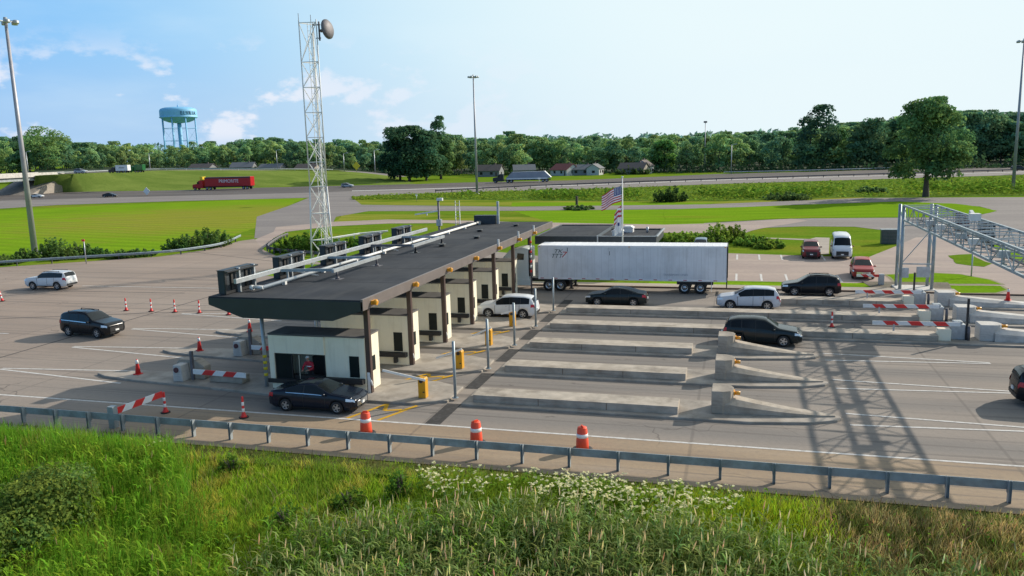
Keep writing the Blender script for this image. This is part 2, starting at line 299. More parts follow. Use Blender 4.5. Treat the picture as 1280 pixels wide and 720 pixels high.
# ------------------------------------------------------------------ mesh helpers
class MB:
    def __init__(s): s.v = []; s.f = []; s.m = []; s.sm = []
    def add(s, vs, fs, mi=0, smooth=False):
        o = len(s.v); s.v += [tuple(v) for v in vs]
        for f in fs: s.f.append([i+o for i in f]); s.m.append(mi); s.sm.append(smooth)
        return s
    def box(s, x0, y0, z0, x1, y1, z1, mi=0):
        return s.add([(x0, y0, z0), (x1, y0, z0), (x1, y1, z0), (x0, y1, z0), (x0, y0, z1), (x1, y0, z1), (x1, y1, z1), (x0, y1, z1)],
                     [(3, 2, 1, 0), (4, 5, 6, 7), (0, 1, 5, 4), (1, 2, 6, 5), (2, 3, 7, 6), (3, 0, 4, 7)], mi)
    def cbox(s, c, d, mi=0): return s.box(c[0]-d[0]/2, c[1]-d[1]/2, c[2]-d[2]/2, c[0]+d[0]/2, c[1]+d[1]/2, c[2]+d[2]/2, mi)
    def bar(s, p, q, w, h=None, mi=0):
        h = h or w; p = Vector(p); q = Vector(q); t = (q-p)
        if t.length < 1e-6: return s
        t.normalize(); up = Vector((0, 0, 1)) if abs(t.z) < .95 else Vector((0, 1, 0))
        a = t.cross(up).normalized()*w/2; b = t.cross(a).normalized()*h/2
        return s.add([p-a-b, p+a-b, p+a+b, p-a+b, q-a-b, q+a-b, q+a+b, q-a+b], [(0, 1, 2, 3), (7, 6, 5, 4), (0, 4, 5, 1), (1, 5, 6, 2), (2, 6, 7, 3), (3, 7, 4, 0)], mi)
    def cyl(s, p, q, r0, r1=None, n=10, mi=0, smooth=True, caps=True):
        r1 = r0 if r1 is None else r1; p = Vector(p); q = Vector(q); t = (q-p).normalized()
        up = Vector((0, 0, 1)) if abs(t.z) < .95 else Vector((1, 0, 0)); a = t.cross(up).normalized(); b = t.cross(a)
        vs = []
        for i in range(n):
            d = a*math.cos(2*math.pi*i/n)+b*math.sin(2*math.pi*i/n); vs += [p+d*r0, q+d*r1]
        s.add(vs, [(2*i, 2*((i+1) % n), 2*((i+1) % n)+1, 2*i+1) for i in range(n)], mi, smooth)
        if caps: s.add([vs[2*i] for i in range(n)], [tuple(range(n-1, -1, -1))], mi); s.add([vs[2*i+1] for i in range(n)], [tuple(range(n))], mi)
        return s
    def lathe(s, prof, n=16, mi=0, c=(0, 0), smooth=True):
        k = len(prof); vs = [(c[0]+r*math.cos(2*math.pi*i/n), c[1]+r*math.sin(2*math.pi*i/n), z) for i in range(n) for r, z in prof]
        return s.add(vs, [(i*k+j, ((i+1) % n)*k+j, ((i+1) % n)*k+j+1, i*k+j+1) for i in range(n) for j in range(k-1)], mi, smooth)
    def prism(s, poly, ax, a, b, mi=0):
        n = len(poly)
        if ax == 'y': A = [(x, a, z) for x, z in poly]; B = [(x, b, z) for x, z in poly]
        elif ax == 'x': A = [(a, y, z) for y, z in poly]; B = [(b, y, z) for y, z in poly]
        else: A = [(x, y, a) for x, y in poly]; B = [(x, y, b) for x, y in poly]
        return s.add(A+B, [tuple(range(n)), tuple(range(2*n-1, n-1, -1))]+[(i, i+n, (i+1) % n+n, (i+1) % n) for i in range(n)], mi)
    def ball(s, c, r, n=10, mi=0):
        if not isinstance(r, (tuple, list)): r = (r, r, r)
        m = n//2+1; vs = []
        for j in range(m+1):
            th = math.pi*j/m
            for i in range(n): vs.append((c[0]+r[0]*math.sin(th)*math.cos(2*math.pi*i/n), c[1]+r[1]*math.sin(th)*math.sin(2*math.pi*i/n), c[2]+r[2]*math.cos(th)))
        return s.add(vs, [(j*n+i, (j+1)*n+i, (j+1)*n+(i+1) % n, j*n+(i+1) % n) for j in range(m) for i in range(n)], mi, True)
    def build(s, name, mats, parent=None, loc=(0, 0, 0), rz=0, bevel=0):
        me = bpy.data.meshes.new(name); me.from_pydata(s.v, [], s.f)
        if not isinstance(mats, (list, tuple)): mats = [mats]
        for m in mats: me.materials.append(MATS[m] if isinstance(m, str) else m)
        me.polygons.foreach_set('material_index', s.m); me.polygons.foreach_set('use_smooth', s.sm); me.update()
        bm = bmesh.new(); bm.from_mesh(me); bmesh.ops.remove_doubles(bm, verts=bm.verts, dist=1e-5); bmesh.ops.recalc_face_normals(bm, faces=bm.faces); bm.to_mesh(me); bm.free()
        return link(name, me, parent, loc, rz, bevel)
def link(name, me, parent=None, loc=(0, 0, 0), rz=0, bevel=0):
    o = bpy.data.objects.new(name, me); col.objects.link(o); o.location = loc; o.rotation_euler = (0, 0, rz)
    if parent: o.parent = parent
    if bevel:
        b = o.modifiers.new('bevel', 'BEVEL'); b.width = bevel; b.segments = 2; b.limit_method = 'ANGLE'; b.angle_limit = R(40)
    return o
def tag(o, label=None, cat=None, group=None, kind=None):
    if label: o['label'] = label
    if cat: o['category'] = cat
    if group: o['group'] = group
    if kind: o['kind'] = kind
    return o
def thing(name, label, cat, loc=(0, 0, 0), rz=0, group=None):
    o = bpy.data.objects.new(name, None); col.objects.link(o); o.location = loc; o.rotation_euler = (0, 0, rz); o.empty_display_size = .3
    return tag(o, label, cat, group)
def copy_tree(o, label=None, loc=None, rz=None, scale=None, parent=None):
    c = o.copy(); col.objects.link(c)
    if parent: c.parent = parent
    if label: c['label'] = label
    if loc is not None: c.location = loc
    if rz is not None: c.rotation_euler = (0, 0, rz)
    if scale is not None: c.scale = scale
    for ch in list(o.children): copy_tree(ch, parent=c)
    return c
def sheet(name, poly, m, z=0.0, kind='structure'):
    """a flat polygon of ground, triangulated"""
    P = [Vector((p[0], p[1], z)) for p in poly]; T = []
    for a, b, c in tessellate_polygon([P]):
        n = (P[b]-P[a]).cross(P[c]-P[a]).z
        if abs(n) > 1e-6: T.append((a, b, c) if n > 0 else (a, c, b))
    me = bpy.data.meshes.new(name); me.from_pydata(P, [], T); me.update()
    me.materials.append(MATS[m]); o = link(name, me); o['kind'] = kind; return o
def ragged(P, amp):
    """resample an outline about every metre and roughen it"""
    rr = random.Random(len(P)*7+int(abs(P[0][0])*10)); out = []
    for i in range(len(P)):
        a, b = Vector(P[i][:2]), Vector(P[(i+1) % len(P)][:2]); L_ = (b-a).length; k = max(1, min(90, int(L_/1.4))); n = Vector((-(b-a).y, (b-a).x)).normalized() if L_ > 1e-6 else Vector((0, 0))
        ph = rr.uniform(0, 6)
        for j in range(k):
            d = amp*(.6*math.sin(j*.45+ph)+rr.uniform(-.6, .6)) if j else 0; p = a.lerp(b, j/k)+n*d; out.append((p.x, p.y))
    return out
def psheet(name, pts, m, z, soil=0):
    P = [at(x, y) for x, y in pts]
    if 'lawn' in m and max(p.y for p in P) < 330:
        P = ragged(P, .28)
        if soil:
            A = sum(P[i][0]*P[(i+1) % len(P)][1]-P[(i+1) % len(P)][0]*P[i][1] for i in range(len(P))); s_ = 1 if A > 0 else -1; O = []
            for i in range(len(P)):
                d = Vector(P[(i+2) % len(P)])-Vector(P[i-2]); d = d.normalized() if d.length > 1e-6 else d; O.append((P[i][0]+s_*d.y*soil, P[i][1]-s_*d.x*soil))
            sheet('soil_edge', ragged(O, .3), 'dry_edge', z-.004)
    return sheet(name, P, m, z)
def ribbon(name, pts, w0, w1, m, z=0.0, kind='structure'):
    """road along a world polyline; offsets w0 (toward the camera) and w1 (away) from it"""
    P = [Vector((p[0], p[1], p[2] if len(p) > 2 else 0)) for p in pts]; A = []; B = []
    for i, p in enumerate(P):
        t = (P[min(i+1, len(P)-1)]-P[max(i-1, 0)]); t.z = 0; t.normalize(); n = Vector((-t.y, t.x, 0)); A.append(p-n*w0); B.append(p+n*w1)
    mb = MB(); n = len(P); mb.add([(v.x, v.y, v.z+z) for v in A+B], [(i, i+1, n+i+1, n+i) for i in range(n-1)])
    o = mb.build(name, m)
    if o.data.polygons[0].normal.z < 0: o.data.flip_normals()
    o['kind'] = kind; return o
def smooth_line(pts, n=8):
    P = [Vector(p) for p in pts]; out = []
    for i in range(len(P)-1):
        a, b, c, d = P[max(i-1, 0)], P[i], P[i+1], P[min(i+2, len(P)-1)]
        for k in range(n):
            t = k/n; out.append(.5*((2*b)+(c-a)*t+(2*a-5*b+4*c-d)*t*t+(3*b-a-3*c+d)*t**3))
    return out+[P[-1]]
def lettering(name, text, size, m, parent, matrix, extrude=.004, sx=1.0, shear=0.0):
    cu = bpy.data.curves.new(name, 'FONT'); cu.body = text; cu.size = size; cu.extrude = extrude; cu.align_x = 'CENTER'; cu.align_y = 'CENTER'; cu.shear = shear
    t = bpy.data.objects.new(name, cu); col.objects.link(t); dg = bpy.context.evaluated_depsgraph_get(); dg.update()
    me = bpy.data.meshes.new_from_object(t.evaluated_get(dg)); bpy.data.objects.remove(t); bpy.data.curves.remove(cu)
    me.name = name
    if sx != 1: me.transform(Matrix.Scale(sx, 4, (1, 0, 0)))
    me.transform(matrix); me.materials.clear(); me.materials.append(MATS[m])
    return link(name, me, parent)
FRONT = Matrix.Rotation(R(90), 4, 'X')      # text upright, read from -Y
#@@PART2
# ------------------------------------------------------------------ ground
def ground_z(y): return 0.0 if y > 28.2 else (-.9 if y < 21 else -.9*(28.2-y)/7.2)
mb = MB(); ys = [-600, 0, 12, 18, 21, 23, 25, 27, 28.2, 32, 80, 200, 700, 3500]; xs = [-4000, -900, -300, -80, -40, -20, 0, 20, 60, 300, 900, 4000]
mb.add([(x, y, ground_z(y)) for y in ys for x in xs], [(j*len(xs)+i, j*len(xs)+i+1, (j+1)*len(xs)+i+1, (j+1)*len(xs)+i) for j in range(len(ys)-1) for i in range(len(xs)-1)])
tag(mb.build('ground', 'lawn'), kind='structure')
# lawn tones
psheet('lawn', [(-300, 290), (0, 263), (150, 256), (300, 250), (385, 246), (358, 258), (322, 271), (330, 281), (300, 292), (200, 318), (0, 331), (-300, 354)], 'lawn_bright', .008)
psheet('highway_bank', [(440, 246.5), (580, 240.5), (720, 237.3), (900, 230.3), (1280, 218.9), (1600, 209), (1600, 243), (1280, 244.8), (1080, 246.3), (900, 251.2), (800, 251.8), (640, 250.2), (500, 249.5)], 'bank_grass', .03)
psheet('lawn', [(430, 268), (640, 268), (900, 265), (890, 281), (700, 283), (560, 277), (485, 276), (415, 280)], 'lawn_yellow', .008)
psheet('lawn', [(438, 249), (640, 251), (900, 252), (1080, 246), (1080, 248), (900, 257), (760, 258), (450, 256)], 'lawn_yellow', .008)
psheet('lawn', [(640, 264), (900, 261), (890, 283), (700, 281)], 'lawn_bright', .012)
psheet('lawn', [(640, 253), (900, 253), (880, 256), (640, 258)], 'lawn_bright', .012)
# roads beyond
psheet('service_road', [(318, 298), (321, 271), (362, 257), (387, 247), (390, 240), (470, 238), (440, 247), (452, 256), (640, 258.5), (880, 255.6), (983, 251.5), (1080, 247.4), (1290, 246.5), (1500, 245), (1500, 345), (1290, 330), (1130, 312), (1105, 288), (1068, 283.5), (1005, 283), (949, 285), (930, 292), (880, 291), (880, 279), (974, 274), (1017, 273), (1160, 272), (1224, 269), (1246, 264), (1224, 258), (1124, 251.8), (990, 256.2), (880, 261), (640, 263.5), (460, 264), (420, 271), (415, 281), (357, 290), (342, 298)], 'grey_asphalt', .02)
psheet('service_road', [(318, 300), (342, 290), (345, 284), (415, 277.5), (485, 274.5), (590, 276), (640, 277.5), (830, 281), (905, 279), (990, 273.5), (1010, 276), (950, 286), (925, 292), (830, 291), (640, 284), (560, 279), (485, 279.5), (415, 283), (357, 290), (342, 298), (335, 306), (325, 313)], 'road_concrete', .028)
psheet('lawn', [(830, 262), (990, 257), (1124, 252.2), (1190, 254.5), (1224, 258.5), (1246, 264), (1224, 268.5), (1160, 271.5), (1017, 272.5), (974, 273.5), (880, 278), (830, 279)], 'lawn_bright', .034)
psheet('highway', [(-500, 262), (0, 240), (70, 240.3), (220, 238), (300, 235.3), (400, 232.8), (520, 230.3), (580, 228.3), (720, 225.5), (900, 217.5), (1280, 208), (1700, 196), (1700, 203), (1280, 214), (900, 224), (720, 231), (580, 234), (520, 236), (400, 240.5), (300, 243), (220, 245), (70, 249), (0, 251), (-500, 275)], 'highway_asphalt', .06)
psheet('highway_shoulder', [(-500, 274), (0, 250.5), (70, 248.5), (220, 244.5), (300, 242.5), (400, 240), (520, 235.5), (580, 233.5), (720, 230.5), (900, 223.5), (1280, 213.5), (1700, 202), (1700, 208), (1280, 218.5), (900, 230), (720, 237), (580, 240), (440, 246), (300, 249.5), (220, 251.5), (70, 256.5), (0, 261), (-500, 286)], 'grey_asphalt', .045)
psheet('highway_line', [(440, 239.2), (580, 235.4), (720, 232.2), (900, 225.6), (1280, 215.2), (1280, 214.7), (900, 225), (720, 231.6), (580, 234.8), (440, 238.6)], 'road_paint_white', .075)
# embankment beyond the highway, with the raised road on it
toe = [at(40, 242.2), at(70, 240.6), at(200, 237.8), at(330, 233.6), at(430, 231), at(520, 230)]
top = [at(44, 219.6, 7.3), at(75, 218.2, 7.4), at(200, 213.5, 7.2), at(330, 213.5, 6.0), at(430, 215, 4.0), at(500, 223, .5)]
toe = smooth_line(toe, 6); top = smooth_line(top, 6)
back = [Vector((p.x*1.35, p.y*1.35, p.z-.15)) for p in top]; bb = [Vector((p.x*1.5, p.y*1.5, -.5)) for p in top]
n = len(toe); mb = MB()
mb.add([tuple(p) for p in toe+top+back+bb], [(k*n+i, k*n+i+1, (k+1)*n+i+1, (k+1)*n+i) for k in range(3) for i in range(n-1)])
eo = tag(mb.build('embankment', 'lawn_olive'), kind='structure'); [setattr(pl, 'use_smooth', True) for pl in eo.data.polygons]
ribbon('raised_road', [(p.x*1.05, p.y*1.05, p.z+.06) for p in top], 7, 7, 'grey_asphalt'); 
psheet('ramp_road', [(430, 214.5), (470, 214.5), (496, 219), (488, 227), (470, 229.5), (478, 224), (470, 219), (430, 217)], 'grey_asphalt', .5)
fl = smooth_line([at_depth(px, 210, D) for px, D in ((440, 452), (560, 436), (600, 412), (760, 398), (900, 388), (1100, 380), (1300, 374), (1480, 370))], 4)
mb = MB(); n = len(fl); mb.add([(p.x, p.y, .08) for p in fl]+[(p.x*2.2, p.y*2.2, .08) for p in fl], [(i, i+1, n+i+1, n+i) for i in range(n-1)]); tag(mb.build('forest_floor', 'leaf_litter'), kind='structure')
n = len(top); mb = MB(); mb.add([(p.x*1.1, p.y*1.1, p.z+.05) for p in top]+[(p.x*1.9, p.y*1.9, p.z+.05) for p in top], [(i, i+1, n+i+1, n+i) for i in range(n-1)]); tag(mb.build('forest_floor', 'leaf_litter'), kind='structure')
# plaza
L0, L1, L2 = at(-300, 356), at(0, 334.5), at(200, 321)
plaza = [(-190, 28.9), (110, 28.9), (110, 71.5), (-19, 71.5), (-19, 90), (-30, 96), at(420, 322), at(345, 320), at(330, 313), at(318, 299), at(300, 301.5), at(262, 312), L2, L1, L0, (-190, 32)]
sheet('plaza_pavement', plaza, 'plaza_concrete', .04)
sheet('gravel_verge', [(-190, 27.6), (110, 27.6), (110, 28.95), (-190, 28.95)], 'rough_verge', .012)
psheet('tower_lawn', [(342, 299), (357, 291), (415, 284), (485, 281), (560, 280.5), (620, 286), (640, 300), (560, 330), (450, 338), (345, 318), (335, 310)], 'lawn', .05)
psheet('grass_island', [(318, 343), (350, 334), (392, 331), (430, 332), (420, 344), (350, 347.5)], 'lawn_bright', .05, .3)
# sidewalk, strip of lawn, parking, driveway right
mb = MB(); mb.box(-20, 71.5, 0, 17.2, 71.75, .16, 1); mb.box(-20, 71.75, 0, 17.2, 73.3, .155, 0)
mb.box(17.2, 71.2, 0, 60, 71.42, .16, 1); tag(mb.build('sidewalk', ['light_concrete', 'dark_curb'], bevel=.02), kind='structure')
sheet('parking_lot', [(-9.5, 76.1), (10, 76.1), at(1112, 349), at(1135, 330), at(1068, 322), at(950, 318), at(885, 316), (-9.5, 95.5)], 'road_concrete', .03)
sheet('driveway', [at(1060, 349), at(1075, 326), at(1120, 308), at(1145, 297), at(1200, 296), at(1300, 315), at(1500, 340), at(1500, 392), (60, 71.6), (17.3, 71.6), (17.3, 73.4), (13, 73.5)], 'road_concrete', .032)
for pts in ([(1108, 344), (1160, 341.5), (1200, 343.5), (1235, 350), (1252, 356), (1120, 354.3)], [(1100, 356), (1130, 355.8), (1250, 358), (1258, 363), (1245, 366.5), (1190, 367), (1095, 360.5)]):
    psheet('lawn', pts, 'lawn_bright', .05, .3)
psheet('lawn', [(1185, 320), (1215, 318), (1240, 330), (1230, 334), (1195, 330)], 'lawn', .05)
psheet('lawn', [(1225, 300), (1290, 318), (1330, 340), (1290, 338)], 'lawn_bright', .05)
sheet('verge', [(-8, 73.3), (12.5, 73.3), (12.0, 76.1), (-8, 76.1)], 'lawn_bright', .04)
psheet('footpath', [(949, 297), (1012, 299), (1020, 297), (1037, 297.5), (1036, 318), (1022, 318), (1020, 302), (1010, 300.6), (949, 298)], 'light_concrete', .03)
def lines_on(name, segs, w, m, z):
    mb = MB()
    for i, (a, b) in enumerate(segs):
        zz = z+i*.0006; a = Vector((a[0], a[1], 0)); b = Vector((b[0], b[1], 0)); t = (b-a).normalized(); nn = Vector((-t.y, t.x, 0))*w/2
        mb.add([(p.x, p.y, zz) for p in (a-nn, b-nn, b+nn, a+nn)], [(0, 1, 2, 3)])
    o = mb.build(name, m); o['kind'] = 'structure'; return o
lines_on('parking_marks', [((x, 76.4), (x, 80.6)) for x in (-4.9, -2.4, -.2, 2.05, 4.3, 6.5, 8.9)]+[((x, 90.6), (x, 94.8)) for x in (-4.9, -2.5, -.2, 2.15, 4.5, 8.8)], .2, 'road_paint_white', .037)
# lane markings
YC = [37.9+5.65*k for k in range(6)]
segs = [((-190, 33.4), (110, 33.4))]
for k in range(4): segs += [((-43.6, YC[k]-.1), (-33.6, YC[k]-1.35)), ((-43.6, YC[k]+.1), (-33.4, YC[k]+1.2))]
for k in range(3): segs += [((4.9, YC[k]+.75), (14.2+k*-.3, YC[k]+.1)), ((4.9, YC[k]-.85), (14.2-k*.3, YC[k]-.1))]
segs += [((24.5, YC[3]+.8), (34, YC[3])), ((24.5, YC[3]-.8), (34, YC[3])), ((-64, 66), (-46, 66.5)), ((-70, 46.2), (-52, 46.2))]
lines_on('lane_lines', segs, .16, 'road_paint_white', .047)
segs = []
for k in range(5):
    y0, y1 = (33.5 if k == 0 else YC[k]-5.65+1.95), YC[k]-1.95
    segs += [((-16.9, y1), (-17.9, y0)), ((-15.3, y1), (-16.3, y0)), ((-16.9, y1), (-16.6, (y0+y1)/2+.2)), ((-16.6, (y0+y1)/2+.2), (-15.8, (y0+y1)/2+.5)), ((-15.8, (y0+y1)/2+.2), (-15.3, y1))]
lines_on('hatch_marks', segs, .2, 'road_paint_yellow', .047)
lines_on('tar_strip', [((-13.55, 33.5 if k == 0 else YC[k-1]+1.3), (-13.55, YC[k]-1.3)) for k in range(6)], .75, 'tar', .046)
lines_on('tar_joint', [((-46.1, 29.4), (-46.4, 75)), ((-60, 50), (-35, 58.8)), ((-88, 62), (-50, 63.6)), ((-72, 93), (-52, 84))], .13, 'tar', .0445)
# gravel under the gantry leg
sheet('gravel_patch', [(11, 73.4), (17.1, 73.4), (17.6, 77.2), (10.6, 77)], 'gravel', .06)

# ------------------------------------------------------------------ toll islands, barriers, noses
ORD = ['the one nearest the guard rail', 'second from the guard rail', 'third from the guard rail', 'fourth from the guard rail', 'fifth from the guard rail', 'sixth from the guard rail']
def island_outline(pts, yc): return [(x, yc-h) for x, h in pts]+[(x, yc+h) for x, h in reversed(pts)]
ENTRY = [(-36.3, .12), (-35.4, .55), (-33, .95), (-29, 1.3), (-25, 1.75), (-23.5, 1.95), (-15.6, 1.95), (-14.4, 1.35), (-13.95, 1.25)]
for k in range(5):
    mb = MB(); o = [(x, yy) for x, yy in island_outline(ENTRY, YC[k])]
    mb.prism(o, 'z', 0, .17)
    s = tag(mb.build('booth_island', 'curb_concrete', bevel=.04), 'long kerbed concrete island carrying a toll booth, '+ORD[k], 'kerb island', 'kerbed islands under the toll booths')
    mb = MB(); x1 = 4.6 if k < 3 else 26.5
    o = [(-13.1, 1.4), (x1-4, 1.4), (x1-1.4, .95), (x1-.2, .4), (x1, .1)]
    mb.prism(island_outline(o, YC[k]-.2), 'z', 0, .16)
    tag(mb.build('lane_island', 'curb_concrete', bevel=.04), 'low kerb island dividing the exit lanes, '+ORD[k], 'kerb island', 'kerbed islands between the exit lanes')
mb = MB(); mb.prism(island_outline([(1.5, 1.25), (22, 1.25), (25, .8), (26.3, .1)], YC[5]), 'z', 0, .16)
tag(mb.build('lane_island', 'curb_concrete', bevel=.04), 'low kerb island behind the white crossover, farthest of the lane islands', 'kerb island', 'kerbed islands between the exit lanes')
for k in range(6):
    x0, x1 = (-12.6 if k < 5 else 2.5), (-2.6 if k < 3 else 11.9)
    mb = MB(); y0, y1 = YC[k]-1.2, YC[k]+.2
    cuts = [x0]+[x0+(x1-x0)*i/(3 if k < 3 else 5) for i in range(1, 3 if k < 3 else 5)]+[x1]
    mb.prism([(y0, .16), (y0+.02, .52), (y1-.02, .52), (y1, .16)], 'x', x0, x1)
    for c in cuts[1:-1]: mb.box(c-.015, y0-.004, .16, c+.015, y0+.01, .5, 1)
    tag(mb.build('concrete_barrier', ['barrier_concrete', 'dark_curb'], bevel=.025), 'long low flat-topped concrete barrier on a lane island, '+(ORD[k] if k < 5 else 'farthest of all, beside the gantry leg'), 'barrier', 'concrete barriers on the lane islands')
    # nose block with the sloping ramp behind it
    bx = -1.1 if k < 3 else 14.3
    rm = 'barrier_concrete' if k < 3 else 'pale_concrete'
    t = thing('crash_block', ('tall rounded concrete crash block with a sloping tail, ' if k < 3 else 'pale rounded crash block with a tail past the striped gates, ')+(ORD[k] if k < 5 else 'the one farthest back'), 'crash block', (bx, YC[k]-.1, .16), 0, 'concrete crash blocks')
    mb = MB(); R_ = .68 if k < 3 else .62
    if k < 3: prof = [(0, -R_), (.5, -R_), (.86, -.5), (.98, -.2), (.98, .2), (.86, .5), (.5, R_), (0, R_)]; bh = 1.08
    else: prof = [(0, -R_), (0, R_), (.7, R_)]+[(.7+R_*math.sin(a)*.95, R_*math.cos(a)) for a in [math.pi*i/8 for i in range(1, 8)]]+[(.7, -R_)]; bh = 1.02
    mb.prism(prof, 'z', 0, bh); mb.build('block', rm, t, bevel=.03)
    mb = MB(); ln = 5.45 if k < 3 else 10.5; N_ = 14; vs = []
    for i in range(N_+1):
        u = i/N_; x0_ = .45 if k < 3 else .8; x = x0_+(ln-x0_)*u; zt = .05+.72*(1-u)**1.35; w = (.66 if k < 3 else .74)*(1-u**2.2*.86)
        vs += [(x, -w, 0), (x, -w*.97, .02+zt*.62), (x, -w*.5, zt), (x, w*.5, zt), (x, w*.97, .02+zt*.62), (x, w, 0)]
    fs = [(6*i+j, 6*i+6+j, 6*i+7+j, 6*i+1+j) for i in range(N_) for j in range(5)]+[(0, 1, 2, 3, 4, 5), tuple(6*N_+5-j for j in range(6))]
    mb.add(vs, fs); mb.build('ramp', rm, t, bevel=0)
    xr = .985 if k < 3 else 1.3; mb = MB(); mb.box(xr, -.2, .78, xr+.06, .2, .96); mb.cyl((xr+.05, -.05, .87), (xr+.3, -.05, .87), .09); mb.build('reflector', 'lamp_orange', t)
# ------------------------------------------------------------------ canopy
CX0, CX1, CY0, CY1, CZ = -26.9, -18.0, 36.0, 78.6, 5.3
t = thing('toll_canopy', 'long flat dark canopy roof over the toll booths', 'canopy', (-22, 57, 0))
lo = lambda x, y, z: (x+22, y-57, z)
prof = [(-26.9, 5.22), (-18.0, 5.22), (-18.0, 4.78), (-19.7, 4.2), (-24.9, 4.2), (-26.9, 4.86)]
mb = MB(); mb.prism([(x+22, z) for x, z in prof], 'y', CY0-57, CY1-57); mb.build('roof', 'roof_fascia', t, bevel=.01)
mb = MB(); mb.box(CX0+22.02, CY0-57+.02, 5.221, CX1+22-.12, CY1-57-.02, 5.3)
for i in range(1, 8): mb.box(CX0+22.1, CY0-57+i*5.3, 5.3, CX1+22-.15, CY0-57+i*5.3+.06, 5.305)
mb.build('roof_surface', 'roof_membrane', t)
mb = MB(); mb.box(CX1+22-.1, CY0-57, 4.76, CX1+22+.03, CY1-57, 5.34); mb.build('fascia', 'fascia_brown', t, bevel=.01)
for y in [37.25+5.62*i for i in range(7)]:
    mb = MB(); mb.box(-18.42+22-.13, y-57-.13, .17, -18.42+22+.13, y-57+.13, 4.7); mb.build('column', 'column_brown', t, bevel=.015)
for i, y in enumerate([37.25+5.65*i for i in range(6)]):
    mb = MB(); mb.cyl(lo(-24.6, y, .17), lo(-24.6, y, 4.25), .1, n=12)
    if i == 0:
        o = mb.build('pole', 'galvanised', t)
        for j in range(4):
            b = MB(); b.cyl(lo(-24.6, y, .75+j*.34), lo(-24.6, y, .91+j*.34), .107, n=12); b.build('band', 'band_yellow', o)
    else: mb.build('pole', 'galvanised', t)
for i, y in enumerate((37.0, 42.5, 48.2, 53.7, 59.5, 65.4, 70.7)):
    mb = MB(); mb.box(CX1+22+.035, y-57-.1, 4.92, CX1+22+.2, y-57+.1, 5.12); mb.cyl((CX1+22+.2, y-57, 5.04), (CX1+22+.36, y-57, 5.0), .15, .13, n=12)
    mb.cyl((CX1+22+.1, y-57+.28, 4.95), (CX1+22+.1, y-57+.28, 5.12), .12, n=10)
    o = mb.build('lamp', 'lamp_orange', t)
    if i > 3:
        b = MB(); b.box(CX1+22+.03, y-57-.05, 5.14, CX1+22+.15, y-57+.06, 5.7); b.build('antenna', 'white_steel', o)
for x, y in ((-22, 58), (-21, 63.5), (-22.5, 69), (-20.5, 74)):
    mb = MB(); mb.cyl(lo(x, y, 5.3), lo(x, y, 5.45), .22, .2, n=10); mb.cyl(lo(x, y, 5.45), lo(x, y, 5.5), .3, n=10); mb.build('vent', 'black_metal', t)
# sign gantry standing on the canopy roof
t = thing('sign_frame', 'galvanised pipe framework carrying lane signs along the canopy roof', 'frame', (-24, 52, 5.3))
lo = lambda x, y, z: (x+24, y-52, z-5.3)
mb = MB(); mb.bar(lo(-25.6, 36.6, 6.02), lo(-25.6, 64.0, 6.02), .17, .25); mb.build('beam', 'galvanised', t, bevel=.01)
mb = MB(); mb.cyl(lo(-24.75, 37.8, 5.52), lo(-24.75, 77.6, 5.52), .1, n=10); mb.cyl(lo(-25.3, 37.8, 5.52), lo(-24.7, 37.8, 5.52), .1, n=10); mb.cyl(lo(-25.5, 37.8, 5.5), lo(-25.3, 37.8, 5.5), .14, n=10)
for y in [40+4.5*i for i in range(9)]: mb.box(*lo(-24.85, y-.1, 5.31), *lo(-24.65, y+.1, 5.5))
mb.build('conduit', 'white_steel', t)
for i, y in enumerate((41.0, 53.0)):
    mb = MB(); mb.bar(lo(-25.55, y, 5.96), lo(-22.6, y+1.2, 5.85), .13, .16); mb.build('outrigger', 'weathered_steel' if i % 2 else 'gantry_steel', t); mb = MB(); mb.bar(lo(-25.5, y+5.6, 5.96), lo(-22.6, y+6.6, 5.85), .12, .15); mb.build('outrigger', 'gantry_steel', t)
    mb = MB(); mb.bar(lo(-22.6, y+.7, 5.85), lo(-22.6, y+7.1, 5.85), .16, .2); mb.build('crossbar', 'galvanised', t)
    for yy in (y+1.2, y+6.6):
        mb = MB(); mb.cyl(lo(-22.6, yy, 5.42), lo(-22.6, yy, 5.85), .06); mb.cyl(lo(-22.6, yy, 5.31), lo(-22.6, yy, 5.44), .12); mb.box(*lo(-22.9, yy-.3, 5.306), *lo(-22.3, yy+.3, 5.32)); mb.build('foot', 'black_metal' if i % 2 else 'weathered_steel', t)
    mb = MB(); mb.bar(lo(-25.6, y+.8, 5.32), lo(-25.6, y+.8, 5.9), .1); mb.bar(lo(-25.6, y+.8, 5.9), lo(-24.4, y+2.2, 5.34), .08); mb.build('brace', 'galvanised', t)
PLACE = ['nearest of the row', 'second of the row', 'third of the row', 'fourth of the row', 'farthest of the row']
for i, y in enumerate((36.2, 41.5, 47.1, 52.8, 58.6)):
    t = thing('lane_sign', 'dark boxy lane sign seen from behind above the canopy edge, '+PLACE[i], 'lane sign', (-26.1, y+1.6, 5.98), 0, 'lane signs on the canopy roof'); t.scale = (1, .86, 1)
    h = .64
    mb = MB(); mb.box(-.42, -1.6, -h, -.05, 1.6, h); mb.build('panel', 'sign_back', t, bevel=.02)
    mb = MB(); mb.box(-.05, -1.6, -h, .04, -1.45, h); mb.box(-.05, 1.45, -h, .04, 1.6, h); mb.box(-.05, -1.45, h-.15, .04, 1.45, h); mb.box(-.05, -1.45, -h, .04, 1.45, -h+.15); mb.prism([(-.45, h), (.25, h-.05), (.25, h-.12), (-.45, h-.02)], 'y', -1.65, 1.65); mb.build('rim', 'black_metal', t)
    for yy in (-.35, 1.28):
        mb = MB(); mb.box(.045, yy-.07, -h-.15, .22, yy+.07, h+.02); mb.build('bracket', 'galvanised', t)
    for yy in (-.95, .6): MB().box(-.048, yy, -.45, .03, yy+.2, .45).build('stiffener', 'interior_dark', t)
